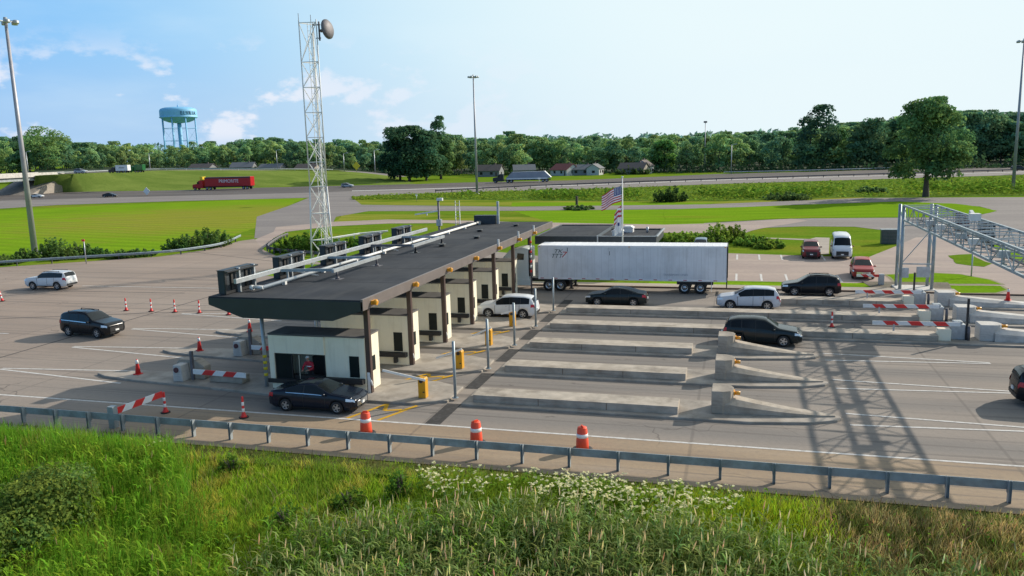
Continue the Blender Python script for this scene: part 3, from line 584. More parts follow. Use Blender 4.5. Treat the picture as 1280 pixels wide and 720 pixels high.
# small things on the far end of the roof
p = at_depth(609, 262, 76.5)
t = thing('roof_unit', 'dark box unit with a tall post at the far end of the canopy roof', 'roof unit', (-24.3, 76.6, 5.3))
mb = MB(); mb.box(-1.1, -.4, 0, 1.1, .4, .85); mb.build('housing', 'sign_back', t, bevel=.02); mb = MB(); mb.box(1.2, -.12, 0, 1.4, .12, 2.2); mb.build('post', 'galvanised', t)
t = thing('camera_mast', 'thin mast with a level arm beside the far canopy edge', 'mast', (-27.3, 71.5, 0))
mb = MB(); mb.cyl((0, 0, 0), (0, 0, 8.2), .1); mb.build('pole', 'weathered_steel', t); mb = MB(); mb.bar((0, 0, 7.0), (-2.2, -.5, 6.7), .12); mb.bar((-1.1, -.25, 6.85), (-1.1, -.25, 6.6), .1); mb.build('arm', 'white_steel', t); mb = MB(); mb.box(-.1, -.15, 7.95, .45, .15, 8.2); mb.build('camera_housing', 'white_steel', t); mb = MB(); mb.box(-.2, -.2, 5.6, .25, .2, 6.2); mb.build('junction_box', 'galvanised', t)
t = thing('roof_ladder', 'slim pale access ladder rising past the far roof edge', 'ladder', (-27.3, 76.8, 0))
for s in (-.22, .22):
    mb = MB(); mb.cyl((s, 0, 0), (s, 0, 7.6), .035); mb.build('rail', 'galvanised', t)
for i in range(22): MB().cyl((-.22, 0, .4+i*.33), (.22, 0, .4+i*.33), .02, n=6).build('rung', 'galvanised', t)
# ------------------------------------------------------------------ booths
for k in range(6):
    y = YC[k]; t = thing('toll_booth', 'cream toll booth with a dark service window, '+(ORD[k] if k < 5 else 'deepest under the canopy by the truck lane'), 'toll booth', (-21.4, y, .17), 0, 'toll booths')
    W = .85; BH = 2.95
    # hollow shell: back, left, right walls and the front with a window opening
    mb = MB(); mb.box(-2.7, W-.1, 0, 2.85, W, BH); mb.box(-2.7, -W, 0, -2.6, W-.1, BH); mb.box(2.75, -W, 0, 2.85, W-.1, BH)
    mb.box(-2.6, -W, 0, 2.75, -W+.1, .52); mb.box(-2.6, -W, 1.96, 2.75, -W+.1, BH); mb.box(.55, -W, .52, 2.75, -W+.1, 1.96); mb.box(-2.6, -W, .52, -2.42, -W+.1, 1.96); mb.box(-2.72, -W-.1, 1.97, .56, -W-.002, BH-.02); mb.box(-2.72, -W-.1, .3, -2.43, -W-.002, 1.97)
    for x in (.55, -1.0, 1.75): mb.box(x-.012, -W-.006, .02, x+.012, -W+.01, BH-.1)
    mb.build('wall', 'cream_panel', t)
    mb = MB(); mb.box(-2.75, -W-.12, BH+.002, 2.9, W+.03, BH+.08); mb.build('roof', 'booth_roof', t, bevel=.015)
    mb = MB(); mb.box(-2.6, -W+.1, .0, 2.75, W-.1, .06); mb.box(-2.4, -W+.12, .06, .4, -W+.42, .74); mb.box(-.9, W-.5, .06, .5, W-.12, 1.5); mb.box(.7, -W+.2, .06, .9, W-.1, 2.4); mb.build('counter', 'interior_dark', t)
    fr = MB(); fr.box(-2.42, -W-.02, .52, .55, -W+.05, .58); fr.box(-2.42, -W-.02, 1.9, .55, -W+.05, 1.96)
    for x in (-2.42, -1.45, .51): fr.box(x, -W-.02, .58, x+.05, -W+.05, 1.9)
    w = fr.build('window', 'black_metal', t); b = MB(); b.box(-2.37, -W+.0, .58, -1.45, -W+.02, 1.9); b.build('pane', 'booth_glass', w)
    mb = MB(); mb.box(1.95, -W-.03, .82, 2.5, -W+.01, 1.95); d = mb.build('side_window', 'booth_glass', t, bevel=.01)
    mb = MB(); mb.box(-2.85, -W-.2, .34, 0.6, -W-.11, .56); mb.box(.6, -W-.32, .52, 2.8, -W-.02, .78); mb.build('bumper_rail', 'interior_dark', t, bevel=.01)
    mb = MB(); mb.box(2.0, -W-.3, .16, 2.18, -W-.04, .5); mb.build('bracket', 'black_metal', t)
    mb = MB(); mb.box(2.852, -.35, .05, 2.87, .4, 2.0); dd = mb.build('door', 'cream_panel', t, bevel=.005); b = MB(); b.box(2.872, -.25, 1.0, 2.88, .3, 1.8); b.build('pane', 'booth_glass', dd)
    mb = MB(); mb.box(2.9, -W+.05, 0, 3.05, -W+.3, 1.1); mb.cyl((3.0, -W+.1, .9), (3.15, -W+.1, .4), .05); mb.build('hose_box', 'white_paint', t)
# lane control machines with a white arm, tall sensor posts
mats = []
for k in range(5):
    t = thing('gate_machine', 'yellow barrier machine with a white arm, '+ORD[k], 'barrier gate', (-15.35, YC[k]-.95, .17), 0, 'yellow barrier machines')
    mb = MB(); mb.box(-.2, -.2, 0, .2, .2, .98); mb.prism([(-.2, .98), (.2, .98), (.16, 1.06), (-.16, 1.06)], 'y', -.2, .2); c = mb.build('cabinet', 'yellow_machine', t, bevel=.02)
    b = MB(); b.box(.05, -.215, .3, .15, -.2, .36); b.build('lock', 'black_metal', c)
    up = [.35, -.25, -.3, -.1, -.15][k]; mb = MB(); L_ = [1.9, 1.6, 1.3, 1.0, 1.2][k]
    mb.bar((.25, -.27, .98 if up > 0 else 1.2), (.25-L_, -.27-.9*(up > 0), 1.0+up*L_), .05, .11); mb.build('arm', 'white_paint', t)
    mb = MB(); mb.cyl((.0, -.29, .92), (.0, -.2, .92), .1); mb.build('hub', 'black_metal', t)
    hgt_ = [2.95, 2.9, 2.75, 2.7, 2.6][k]
    p = tag(MB().cyl((0, 0, 0), (0, 0, hgt_), .075, n=10).cyl((0, 0, 0), (0, 0, .02), .17, n=10).build('sensor_post', 'gantry_steel', None, (-13.72, YC[k]-.7, .16)), 'tall bare grey steel post at the lane exit, '+ORD[k], 'post', 'tall grey posts at the lane exits')
t = thing('striped_pole', 'tall slim pole with red and white bands beside the truck cab', 'pole', (-17.2, 66.7, .04))
mb = MB(); mb.cyl((0, 0, 0), (0, 0, 5.1), .07); mb.build('shaft', 'weathered_steel', t)
for j in range(7):
    mb = MB(); mb.cyl((0, 0, 2.0+j*.42), (0, 0, 2.22+j*.42), .085); mb.build('band', 'reflective_white' if j % 2 else 'safety_red', t)
# striped barrier arms
def stripes(mb, p, q, h, n, th=.06, first=1, slant=.25):
    p = Vector(p); q = Vector(q); d = (q-p); L_ = d.length; d.normalize(); nrm = Vector((d.y, -d.x, 0)).normalized()*th/2
    if nrm.length < 1e-6: nrm = Vector((0, -th/2, 0))
    up = d.cross(Vector((nrm.x, nrm.y, 0))).normalized(); up = up if up.z > 0 else -up
    for i in range(n):
        a, b = L_*i/n, L_*(i+1)/n; s0 = slant if i else 0; s1 = slant if i < n-1 else 0
        c = [p+d*(a-s0/2)-up*h/2, p+d*(b-s1/2)-up*h/2, p+d*(b+s1/2)+up*h/2, p+d*(a+s0/2)+up*h/2]
        if i == 0: c[0] = p-up*h/2; c[3] = p+up*h/2
        mb.add([v-nrm for v in c]+[v+nrm for v in c], [(0, 1, 2, 3), (7, 6, 5, 4), (0, 4, 5, 1), (1, 5, 6, 2), (2, 6, 7, 3), (3, 7, 4, 0)], (i+first) % 2)
    return mb
for k in range(2):
    t = thing('entry_gate', 'stubby concrete gate housing with a red and white arm ahead of the '+('nearest' if k == 0 else 'second')+' booth', 'barrier gate', (-30.2, YC[k]-.5, .17), 0, 'striped entry gates')
    mb = MB(); mb.prism([(-.55, 0), (1.3, 0), (1.3, .75), (.75, 1.1), (-.3, 1.1), (-.5, .9)], 'y', .35, 1.0); mb.build('housing', 'barrier_concrete', t, bevel=.05)
    mb = MB(); mb.prism([(-.25, 0), (.4, 0), (.3, .95), (-.2, .95)], 'y', -.35, .348); mb.build('pedestal', 'pale_concrete', t, bevel=.05)
    mb = MB(); mb.cyl((.03, -.42, .68), (.03, -.34, .68), .15, n=14); mb.build('lamp', 'sign_maroon', t)
    mb = MB(); mb.box(.85, -.2, .1, 1.0, -.05, 1.75); mb.build('post', 'weathered_steel', t)
    mb = MB(); stripes(mb, (1.05, -.25, .62), (4.4, -.25, .55), .28, 5, first=0); mb.build('arm', ['reflective_white', 'safety_red'], t)
    mb = MB(); mb.box(1.9, -.05, 0, 4.0, .7, .42); mb.build('rest_block', 'barrier_concrete', t, bevel=.04)
for k, (n_, xx, dy) in enumerate(((7, -4.4, -.45), (7, -4.2, -.45), (7, -4.0, -.45))):
    kk = k+3; t = thing('exit_gate', 'grey gate with a level red and white arm, '+['nearest of three by the gantry shadow', 'middle of the three', 'farthest, by the gantry leg'][k], 'barrier gate', (12.6, YC[kk], .16), 0, 'striped exit gates')
    mb = MB(); mb.box(.1, -.5, 0, .95, .35, .95); mb.box(.3, -.35, .95, .8, .2, 1.12); mb.build('housing', 'galvanised', t, bevel=.04)
    mb = MB(); mb.box(-.68, -.98, 0, .05, -.3, .72); mb.build('end_block', 'cream_panel', t, bevel=.03)
    mb = MB(); mb.cyl((1.1, -.6, 0), (1.1, -.6, .9), .09); mb.build('bollard', 'weathered_steel', t)
    mb = MB(); stripes(mb, (.6, -.62, 1.0), (xx, -.62, .95), .25, n_, first=0); mb.build('arm', ['reflective_white', 'safety_red'], t)
    mb = MB(); mb.box(-3.2, -.66, .46, -3.1, -.58, .9); mb.build('rest', 'galvanised', t)
t = thing('kerb_gate', 'short red and white arm on a small post behind the kerb by the gantry leg', 'barrier gate', (11.9, 75.2, .06))
mb = MB(); stripes(mb, (-.2, -.1, .82), (-2.0, -.1, .82), .22, 4, first=1); mb.build('arm', ['reflective_white', 'safety_red'], t); mb = MB(); mb.box(-.2, -.05, 0, .25, .3, .95); mb.build('housing', 'galvanised', t, bevel=.02)
for k, (x, y, h) in enumerate(((13.6, YC[3]-.5, 2.6), (12.9, YC[5]+.6, 2.3))):
    tag(MB().box(-.06, -.06, 0, .06, .06, h).build('marker_post', 'black_metal', None, (x, y, .16)), 'thin black upright post against the '+('front' if k == 0 else 'rearmost')+' pale crash block', 'post')
# barricade board beside the guard rail
t = thing('barricade_board', 'slanted red and white board from the guard rail post to a tube marker', 'barricade', (-28.3, 30.15, .04))
mb = MB(); stripes(mb, (0, 0, .75), (.95, 2.25, 1.0), .3, 5, first=1); mb.build('board', ['reflective_white', 'safety_red'], t)
mb = MB(); mb.box(-.16, -.2, 0, .16, .1, 1.05); mb.build('post', 'rail_steel', t)

# ------------------------------------------------------------------ cones, tubes, drums
def tube_marker(loc, label, rz=0, tilt=0):
    t = thing('tube_marker', label, 'traffic marker', loc, rz, 'red and white tube markers')
    mb = MB(); mb.lathe([(.0, 1.07), (.05, 1.07), (.055, 1.0), (.062, .3), (.13, .1), (.17, .05), (.0, .05)], 12); mb.build('tube', 'safety_red', t)
    for z in (.3, .62): 
        mb = MB(); mb.lathe([(.068-.01*z, z), (.071-.01*z, z+.005), (.071-.012*z, z+.17), (.066-.012*z, z+.175)], 12); mb.build('band', 'reflective_white', t)
    mb = MB(); mb.prism([(.24*math.cos(a), .24*math.sin(a)) for a in [math.pi/4*i+.39 for i in range(8)]], 'z', 0, .05); mb.build('base', 'black_rubber', t)
    return t
lab = ['leftmost of the row behind the black sport utility', 'second of the row left of the canopy', 'third of the row left of the canopy', 'fourth of the row, nearest the canopy end']
for i, (x, y) in enumerate(((-49.4, 55.3), (-46.9, 55.3), (-44.6, 55.3), (-42.25, 55.3))): tube_marker((x, y, .04), 'slim red and white tube marker, '+lab[i], i)
tube_marker((-39.3, 55.0, .04), 'red tube marker half hidden behind the canopy end')
tube_marker((-22.95, 32.6, .04), 'red and white tube marker left of the black sedan at the booth')
tube_marker((-27.35, 32.5, .04), 'red and white tube marker holding up the striped board')
tube_marker((6.15, 57.4, .04), 'red and white tube marker among the gantry shadows')
t = tube_marker((-64.9, 57.5, .04), 'pale leaning tube marker at the left edge of the plaza'); t.rotation_euler = (0, -.22, 0)
def cone(loc, label, rz=0):
    t = thing('traffic_cone', label, 'traffic cone', loc, rz, 'orange traffic cones')
    mb = MB(); mb.lathe([(0, .9), (.035, .9), (.05, .85), (.16, .06), (.0, .06)], 14); mb.build('cone', 'safety_red', t)
    mb = MB(); mb.lathe([(.056, .86), (.066, .86), (.098, .64), (.09, .64)], 14); mb.build('collar', 'reflective_white', t)
    mb = MB(); mb.box(-.2, -.2, 0, .2, .2, .055); mb.build('base', 'safety_red', t, bevel=.02)
    return t
for k in range(3): cone((-33.6, YC[k]+.1, .17), 'red cone on the tip of a booth island, '+ORD[k], k)
cone((19.1, YC[5]-.1, .6), 'red cone on the tail of the farthest pale crash block', 1)
def drum(loc, label, rz):
    t = thing('traffic_drum', label, 'traffic drum', loc, rz, 'orange traffic drums')
    prof = [(0, .98), (.19, .98), (.2, .95), (.2, .90), (.215, .88), (.225, .70), (.235, .68), (.245, .47), (.255, .45), (.265, .2), (.28, .06), (0, .06)]
    mb = MB(); mb.lathe(prof, 20); mb.bar((-.1, 0, 1.03), (.1, 0, 1.03), .05, .06); mb.bar((-.1, 0, .97), (-.1, 0, 1.03), .05); mb.bar((.1, 0, .97), (.1, 0, 1.03), .05); mb.build('body', 'safety_orange', t)
    for z0, z1 in ((.56, .72), (.24, .4)):
        r0, r1 = .268-.05*z0+.002, .268-.05*z1+.002; mb = MB(); mb.lathe([(r0-.02, z0), (r0+.004, z0+.003), (r1+.004, z1-.003), (r1-.02, z1)], 20); mb.build('band', 'reflective_white', t)
    mb = MB(); mb.lathe([(.0, .05), (.3, .06), (.42, .05), (.44, 0), (0, 0)], 20); mb.build('base', 'black_rubber', t)
drum((-16.05, 31.75, .04), 'orange and white drum with the black sedan behind it, leftmost of three', .3)
drum((-10.75, 31.55, .04), 'orange and white drum in the middle of the three on the shoulder', 1.1)
drum((-6.15, 31.75, .04), 'orange and white drum on a wide black base, rightmost of three', 2.)

# ------------------------------------------------------------------ guard rails
def guard_rail(name, label, pts, post_step, h=.72, m='rail_steel', pm='rail_steel', side=-1, sz=1.0, face=None, cap_posts=110):
    P = [Vector((p[0], p[1], p[2] if len(p) > 2 else 0.0)) for p in pts]; o0 = P[0].copy(); t = thing(name, label, 'guard rail', o0)
    prof = [(0, -.16), (.035, -.155), (.1, -.09), (.1, -.06), (.01, -.02), (.01, .02), (.1, .06), (.1, .09), (.035, .155), (0, .16), (-.012, .16), (-.012, -.16)]
    prof = [(a*sz, b*sz) for a, b in prof]; n = len(prof); mb = MB(); vs = []
    for i, p in enumerate(P):
        tt = P[min(i+1, len(P)-1)]-P[max(i-1, 0)]; tt.normalize(); nn = Vector((-tt.y, tt.x, 0))*side
        vs += [(p-o0)+nn*a+Vector((0, 0, h-.16*sz+b)) for a, b in prof]
    mb.add(vs, [(i*n+j, i*n+(j+1) % n, (i+1)*n+(j+1) % n, (i+1)*n+j) for i in range(len(P)-1) for j in range(n)]+[tuple(range(n)), tuple(len(vs)-1-i for i in range(n))])
    mb.build('rail', m, t)
    acc = 0; cnt = 0
    for i in range(len(P)-1):
        a, b = P[i], P[i+1]; L_ = (b-a).length; tt = (b-a).normalized(); nn = Vector((-tt.y, tt.x, 0))*side; ang = math.atan2(tt.y, tt.x)
        while acc <= L_ and cnt < cap_posts:
            p = a+tt*acc-o0-nn*.14*sz; mb = MB(); zb = -.1
            mb.box(-.05*sz, -.09*sz, zb, -.042*sz, .09*sz, h+.05); mb.box(.042*sz, -.09*sz, zb, .05*sz, .09*sz, h+.05); mb.box(-.042*sz, -.008, zb, .042*sz, .008, h+.05); mb.box(-.06*sz, .07, h-.42*sz, .06*sz, .15*sz, h-.02)
            mb.build('post', pm, t, p, ang if side > 0 else ang); acc += post_step; cnt += 1
        acc -= L_
    return t
guard_rail('guard_rail', 'steel guard rail along the near edge of the plaza above the weeds', [(-70, 29.95), (60, 29.95)], 1.93, .78, side=1)
L = smooth_line([at(-120, 343), at(0, 334), at(100, 327.5), at(200, 321), at(250, 315), at(280, 309), at(301, 299.5)], 5)
guard_rail('guard_rail', 'long grey guard rail curving up at the left of the plaza below the shrubs', L, 3.8, .78, 'gantry_steel', 'weathered_steel', side=-1)
L = smooth_line([at(360, 297), at(350, 301), at(341, 307), at(335, 313), at(345, 317), at(365, 319), at(400, 322)], 4)
guard_rail('guard_rail', 'short dark guard rail bent round the shrub at the tower foot', L, 1.6, .75, 'weathered_steel', 'weathered_steel', side=1)
L = [at(405, 305), at(450, 297.5), at(485, 294)]
guard_rail('guard_rail', 'straight pale guard rail between the tower and the canopy', L, 3.4, .8, 'rail_light', 'rail_light', side=-1)
L = smooth_line([at(545, 241), at(640, 236), at(760, 231), at(900, 226), at(1090, 220), at(1300, 213.5)], 3)
guard_rail('guard_rail', 'long guard rail along the highway beyond the tall grass', L, 5.5, .95, 'weathered_steel', 'black_metal', side=-1, sz=1.3)
L = smooth_line([(p.x*1.028, p.y*1.028, p.z) for p in top[1:24]], 1)
guard_rail('guard_rail', 'pale rail along the raised road on the embankment', L, 9, .9, 'rail_light', 'rail_light', side=-1, sz=1.4)
L = [at(905, 217.2), at(1000, 215.2), at(1130, 211.5), at(1290, 207)]
guard_rail('guard_rail', 'thin guard rail on the far side of the highway under the woods', L, 7, .9, 'rail_light', 'rail_light', side=-1, sz=1.2)
#@@PART3
# ------------------------------------------------------------------ overhead gantry
GX0, GX1, GZ0, GZ1, GY0, GY1 = 12.95, 15.35, 5.95, 7.12, 72.6, 25.5
t = thing('toll_gantry', 'galvanised lattice gantry spanning the lanes at the right', 'gantry', (14, 72, 0)); lo = lambda x, y, z: (x-14, y-72, z)
mb = MB()
for x in (GX0, GX1):
    for z in (GZ0, GZ1): mb.bar(lo(x, GY0, z), lo(x, GY1, z), .13)
mb.build('chord', 'gantry_steel', t)
ny = 25; st = (GY0-GY1)/ny; webs = {GX0: MB(), GX1: MB()}; top_ = MB(); bot = MB()
for i in range(ny+1):
    y = GY0-st*i
    top_.bar(lo(GX0, y, GZ1+.02), lo(GX1, y, GZ1+.02), .06); bot.bar(lo(GX0, y, GZ0), lo(GX1, y, GZ0), .05)
    for x in (GX0, GX1):
        webs[x].bar(lo(x, y, GZ0), lo(x, y, GZ1), .05)
        if i < ny: webs[x].bar(lo(x, y, GZ0 if i % 2 else GZ1), lo(x, y-st, GZ1 if i % 2 else GZ0), .05)
    if i < ny: bot.bar(lo(GX0, y, GZ0), lo(GX1, y-st, GZ0), .04); top_.bar(lo(GX0 if i % 2 else GX1, y, GZ1), lo(GX1 if i % 2 else GX0, y-st, GZ1), .035)
[w_.build('web', 'gantry_steel', t) for w_ in webs.values()]; top_.build('top_bracing', 'galvanised', t); bot.build('bottom_bracing', 'gantry_steel', t)
for yy in (GY0, GY1+.3):
    for x in (GX0, GX1):
        for dy in (0, 1.7 if yy > 50 else -1.2):
            mb = MB(); mb.cyl(lo(x, yy+dy, .1), lo(x, yy+dy, GZ1), .13, n=12); mb.build('leg', 'gantry_steel', t)
    mb = MB()
    for x in (GX0, GX1):
        for z in (1.0, 3.4, 5.6): mb.bar(lo(x, yy, z), lo(x, yy+(1.7 if yy > 50 else -1.2), z+1.2), .06)
    for z in (2.3, 5.5): mb.bar(lo(GX0, yy, z), lo(GX1, yy, z), .09)
    mb.bar(lo(GX0, yy, 2.3), lo(GX1, yy, 5.5), .06); mb.build('leg_bracing', 'gantry_steel', t)
mb = MB(); mb.box(*lo(GX0-.3, 72.2, 0), *lo(GX1+.3, 74.7, .2)); mb.build('footing', 'pale_concrete', t, bevel=.03)
mb = MB(); mb.bar(lo(14.0, GY0, GZ0+.1), lo(14.0, GY1, GZ0+.1), .2, .06); mb.bar(lo(14.6, GY0, GZ0+.45), lo(14.6, GY1, GZ0+.45), .07); mb.build('walkway', 'weathered_steel', t)
mb = MB(); mb.box(*lo(13.0, 72.2, 1.2), *lo(13.5, 72.45, 2.0)); mb.build('control_box', 'galvanised', t, bevel=.02); mb = MB(); mb.box(*lo(14.1, 72.2, 1.25), *lo(15.1, 72.45, 2.1)); mb.build('control_box', 'galvanised', t, bevel=.02)
for i, y in enumerate((66.5, 63.2, 57.5, 54.4, 48.6, 43.0, 39.4)):
    mb = MB(); mb.box(*lo(13.4, y-.25, GZ0+.15), *lo(13.95, y+.25, GZ0+.5)); mb.bar(lo(13.7, y, GZ0-.25), lo(13.7, y, GZ0+.2), .1); mb.box(*lo(13.55, y-.14, GZ0-.4), *lo(13.85, y+.14, GZ0-.2)); mb.build('reader_box', 'white_steel' if i % 2 else 'galvanised', t)
mb = MB(); mb.box(*lo(14.2, 57.6, GZ1+.1), *lo(14.8, 58.2, GZ1+.55)); mb.bar(lo(14.5, 57.9, GZ1+.3), lo(14.5, 58.9, GZ1+.6), .2); mb.build('antenna', 'white_steel', t)
for i, (y, lab) in enumerate(((65.5, 'the farther one'), (59.4, 'the nearer one'))):
    s = thing('overhead_sign', 'dark lane sign hung on the far side of the lattice gantry, '+lab, 'sign', (GX1+.25, y, 6.25), 0, 'signs hung on the gantry')
    mb = MB(); mb.box(-.08, -1.7, -.7, .08, 1.7, .7); mb.build('panel', 'sign_back' if i != 0 else 'sign_maroon', s, bevel=.01)
    mb = MB(); mb.box(-.18, -.9, -.85, -.08, -.8, .85); mb.box(-.18, .8, -.85, -.08, .9, .85); mb.build('bracket', 'galvanised', s)
# ------------------------------------------------------------------ radio tower
TX, TY = -45.5, 82.3; TH = ztop(TX, TY, 29)
t = thing('radio_tower', 'tall white three-legged lattice radio tower behind the canopy', 'tower', (TX, TY, 0))
def tl(i, z):
    r = 1.12+max(0, (9-z))*.045; a = R([100, 220, 340][i]); return Vector((r*math.cos(a), r*math.sin(a), z))
mb = MB()
for i in range(3): mb.cyl(tl(i, 0), tl(i, 9), .085); mb.cyl(tl(i, 9), tl(i, TH+.3), .075, .06)
mb.build('legs', 'white_steel', t)
mb = MB(); zs = [0, 3, 6, 9]; z = 9
while z < TH-2.6: z += 2.7; zs.append(z)
zs[-1] = TH
for a, b in zip(zs[:-1], zs[1:]):
    for i in range(3):
        j = (i+1) % 3; mb.bar(tl(i, b), tl(j, b), .075); mb.bar(tl(i, a), tl(j, b), .055); mb.bar(tl(j, a), tl(i, b), .055) if a < 14 or i == 0 else None
mb.build('bracing', 'white_steel', t)
mb = MB(); mb.bar((-.18, -.1, 0), (-.18, -.1, TH), .05); mb.bar((.18, -.1, 0), (.18, -.1, TH), .05)
for i in range(int(TH/.6)): mb.bar((-.18, -.1, i*.6), (.18, -.1, i*.6), .03)
mb.bar((.3, 0, 0), (.3, 0, TH-1), .09); mb.build('ladder', 'white_steel', t)
mb = MB(); prof = [(0, .0), (.6, .03), (1.05, .1), (1.2, .2), (1.2, .36), (1.0, .55), (.55, .68), (0, .72)]
mb.lathe(prof, 20); mb.cyl((0, 0, -.7), (0, 0, .1), .2)
d = mb.build('dish', 'weathered_steel', t, (1.75, .3, TH-.75)); d.rotation_euler = (0, R(82), R(-6)); d.scale = (.88,)*3
mb = MB(); mb.bar((1.15, 0, TH-1.9), (1.15, 0, TH+.1), .14); mb.bar((.3, .2, TH-.2), (1.2, .2, TH-.2), .12); mb.bar((.6, .2, TH-1.6), (1.2, .2, TH-1.6), .1); mb.build('dish_mount', 'weathered_steel', t)
mb = MB(); mb.cyl(tl(1, TH), tl(1, TH)+Vector((0, 0, 1.0)), .03); mb.cyl((.1, .2, TH), (.1, .2, TH+.9), .03); mb.build('whip_antenna', 'weathered_steel', t)
# ------------------------------------------------------------------ light towers
def light_tower(x, y, h, label, rings=True, r=.34, parts=True):
    t = thing('light_tower', label, 'light tower', (x, y, 0), 0)
    mb = MB(); mb.cyl((0, 0, 0), (0, 0, h), r, r*.45, n=12); mb.cyl((0, 0, 0), (0, 0, .3), r*2, r*2, n=12); mb.build('mast', 'mast_steel', t)
    if rings:
        for i in range(6):
            a = 2*math.pi*i/6+.4; c, s = math.cos(a), math.sin(a)
            mb = MB(); mb.bar((0, 0, h-.2), (1.0*c, 1.0*s, h-.1), .1); mb.ball((1.25*c, 1.25*s, h-.2), (.42, .42, .22), 10); mb.cyl((1.25*c, 1.25*s, h-.5), (1.25*c, 1.25*s, h-.2), .36, .4); mb.build('lamp', 'galvanised', t)
        mb = MB(); mb.cyl((0, 0, h-.35), (0, 0, h+.35), .35, .22, n=12); mb.build('cap', 'galvanised', t)
    else:
        mb = MB(); mb.box(-.8, -.5, h-.2, .8, .5, h+.6); mb.build('lamp', 'weathered_steel', t, bevel=.1)
for (px, py, pt, lab, rg, rr) in ((44, 318, 25, 'tall tapering light mast rising from the shrubs at the left', True, .42), (596.5, 243, 95, 'slender light mast in the middle beyond the canopy', True, .38), (1266, 238, 50, 'light mast at the right edge beyond the gantry', True, .4)):
    p = at(px, py); light_tower(p.x, p.y, ztop(p.x, p.y, pt), lab, rg, rr)
p = at(881, 214); light_tower(p.x, p.y, ztop(p.x, p.y, 153), 'far light mast standing above the woods right of the flag', False, .3)
for px, py, pt, lab in ((914, 217, 181, 'grey light pole before the dark woods right of centre'), (188, 213, 192, 'thin pole on the embankment below the water tower'), (347, 212.5, 188, 'thin pole on the embankment left of the lattice tower'), (469, 216, 188, 'light pole by the curve of the raised road'), (36, 219, 190, 'thin green pole on the overpass at the far left'), (430.5, 214, 192, 'thin pole right of the lattice tower, left of the warning sign')):
    p = at(px, py); 
    if py < 220 and px < 480: p = at(px, py, 5.0 if px > 300 else 7.3)
    h = ztop(p.x, p.y, pt)-p.z
    t = thing('light_pole', lab, 'light pole', (p.x, p.y, p.z)); mb = MB(); mb.cyl((0, 0, 0), (0, 0, h), .22, .12, n=8); mb.build('mast', 'galvanised', t); mb = MB(); mb.bar((0, 0, h), (1.5, .2, h+.3), .14); mb.box(1.2, .0, h+.2, 2.1, .4, h+.42); mb.build('lamp', 'galvanised', t)
# ------------------------------------------------------------------ water tower
WD = 760.0; wp_ = at_depth(227, 186, WD); WX, WY = wp_.x, wp_.y
WT = ztop(WX, WY, 133.5); WB = ztop(WX, WY, 153.5); k_ = math.hypot(WX, WY)/CF
t = thing('water_tower', 'light blue water tower with a flat round tank on many legs', 'water tower', (WX, WY, 0))
RR = 20.3*k_*.985; H_ = WT-WB
mb = MB(); mb.lathe([(0, WT), (RR*.4, WT-.015*H_), (RR*.72, WT-.05*H_), (RR*.9, WT-.11*H_), (RR*.975, WT-.18*H_), (RR*.995, WT-.24*H_), (RR, WT-.36*H_), (RR, WT-.55*H_), (RR*1.0, WT-.62*H_), (RR*1.03, WT-.64*H_), (RR*1.03, WT-.68*H_), (RR*.94, WT-.72*H_), (RR*.8, WT-.86*H_), (RR*.55, WT-.97*H_), (RR*.2, WB-.4), (0, WB-.4)], 40); mb.build('tank', 'water_blue', t)
mb = MB(); mb.cyl((0, 0, 0), (0, 0, WB+1), RR*.115, n=16); mb.build('riser', 'water_blue', t)
for i in range(8):
    a = 2*math.pi*i/8+.25; mb = MB(); c, s = math.cos(a)*RR*.93, math.sin(a)*RR*.93; mb.cyl((c, s, 0), (c, s, WT-.66*H_), RR*.038, n=8); mb.build('leg', 'water_blue', t)
mb = MB()
for z in (.62*WB, .9*WB*.98, .3*WB):
    for i in range(8):
        a, b = 2*math.pi*i/8+.25, 2*math.pi*(i+1)/8+.25; mb.bar((math.cos(a)*RR*.95, math.sin(a)*RR*.95, z), (math.cos(b)*RR*.95, math.sin(b)*RR*.95, z), .4)
        mb.bar((math.cos(a)*RR*.95, math.sin(a)*RR*.95, z), (math.cos(b)*RR*.95, math.sin(b)*RR*.95, z-.28*WB), .13)
mb.build('bracing', 'water_blue', t)
mb = MB(); mb.cyl((0, 0, WT-.1), (0, 0, WT+1.6), .7); mb.cyl((0, 0, WT+1.5), (0, 0, WT+4), .12); mb.build('vent', 'water_blue', t)
ang0 = math.atan2(-WY, -WX)+R(33)
for i, ch in enumerate('ELYRIA'):
    a = ang0+R((i-2.5)*9.5); mat_ = Matrix.Translation((math.cos(a)*RR*1.0, math.sin(a)*RR*1.0, WT-.44*H_)) @ Matrix.Rotation(a+R(90), 4, 'Z') @ FRONT
    lettering('letter', ch, H_*.30, 'letter_blue', t, mat_, .35, 1.0)
# ------------------------------------------------------------------ utility building
t = thing('utility_building', 'low flat-roofed building with a dark fascia behind the white trailer', 'building', (-13.5, 82, 0)); lo = lambda x, y, z: (x+13.5, y-82, z)
mb = MB(); mb.box(*lo(-19.2, 78.2, 0), *lo(-13.5, 89.3, 3.15)); mb.box(*lo(-13.5, 78.3, 0), *lo(-8.2, 84.9, 3.15)); mb.build('wall', 'cream_panel', t)
mb = MB(); z0, z1 = 3.15, 3.95
def rim(x0, y0, x1, y1):
    mb.box(*lo(x0, y0, z0), *lo(x1, y0+.2, z1)); mb.box(*lo(x0, y1-.2, z0), *lo(x1, y1, z1)); mb.box(*lo(x0, y0+.2, z0), *lo(x0+.2, y1-.2, z1)); mb.box(*lo(x1-.2, y0+.2, z0), *lo(x1, y1-.2, z1))
rim(-19.6, 77.75, -13.32, 90.0); rim(-13.28, 77.85, -7.65, 85.5); mb.build('fascia', 'sign_back', t, bevel=.015)
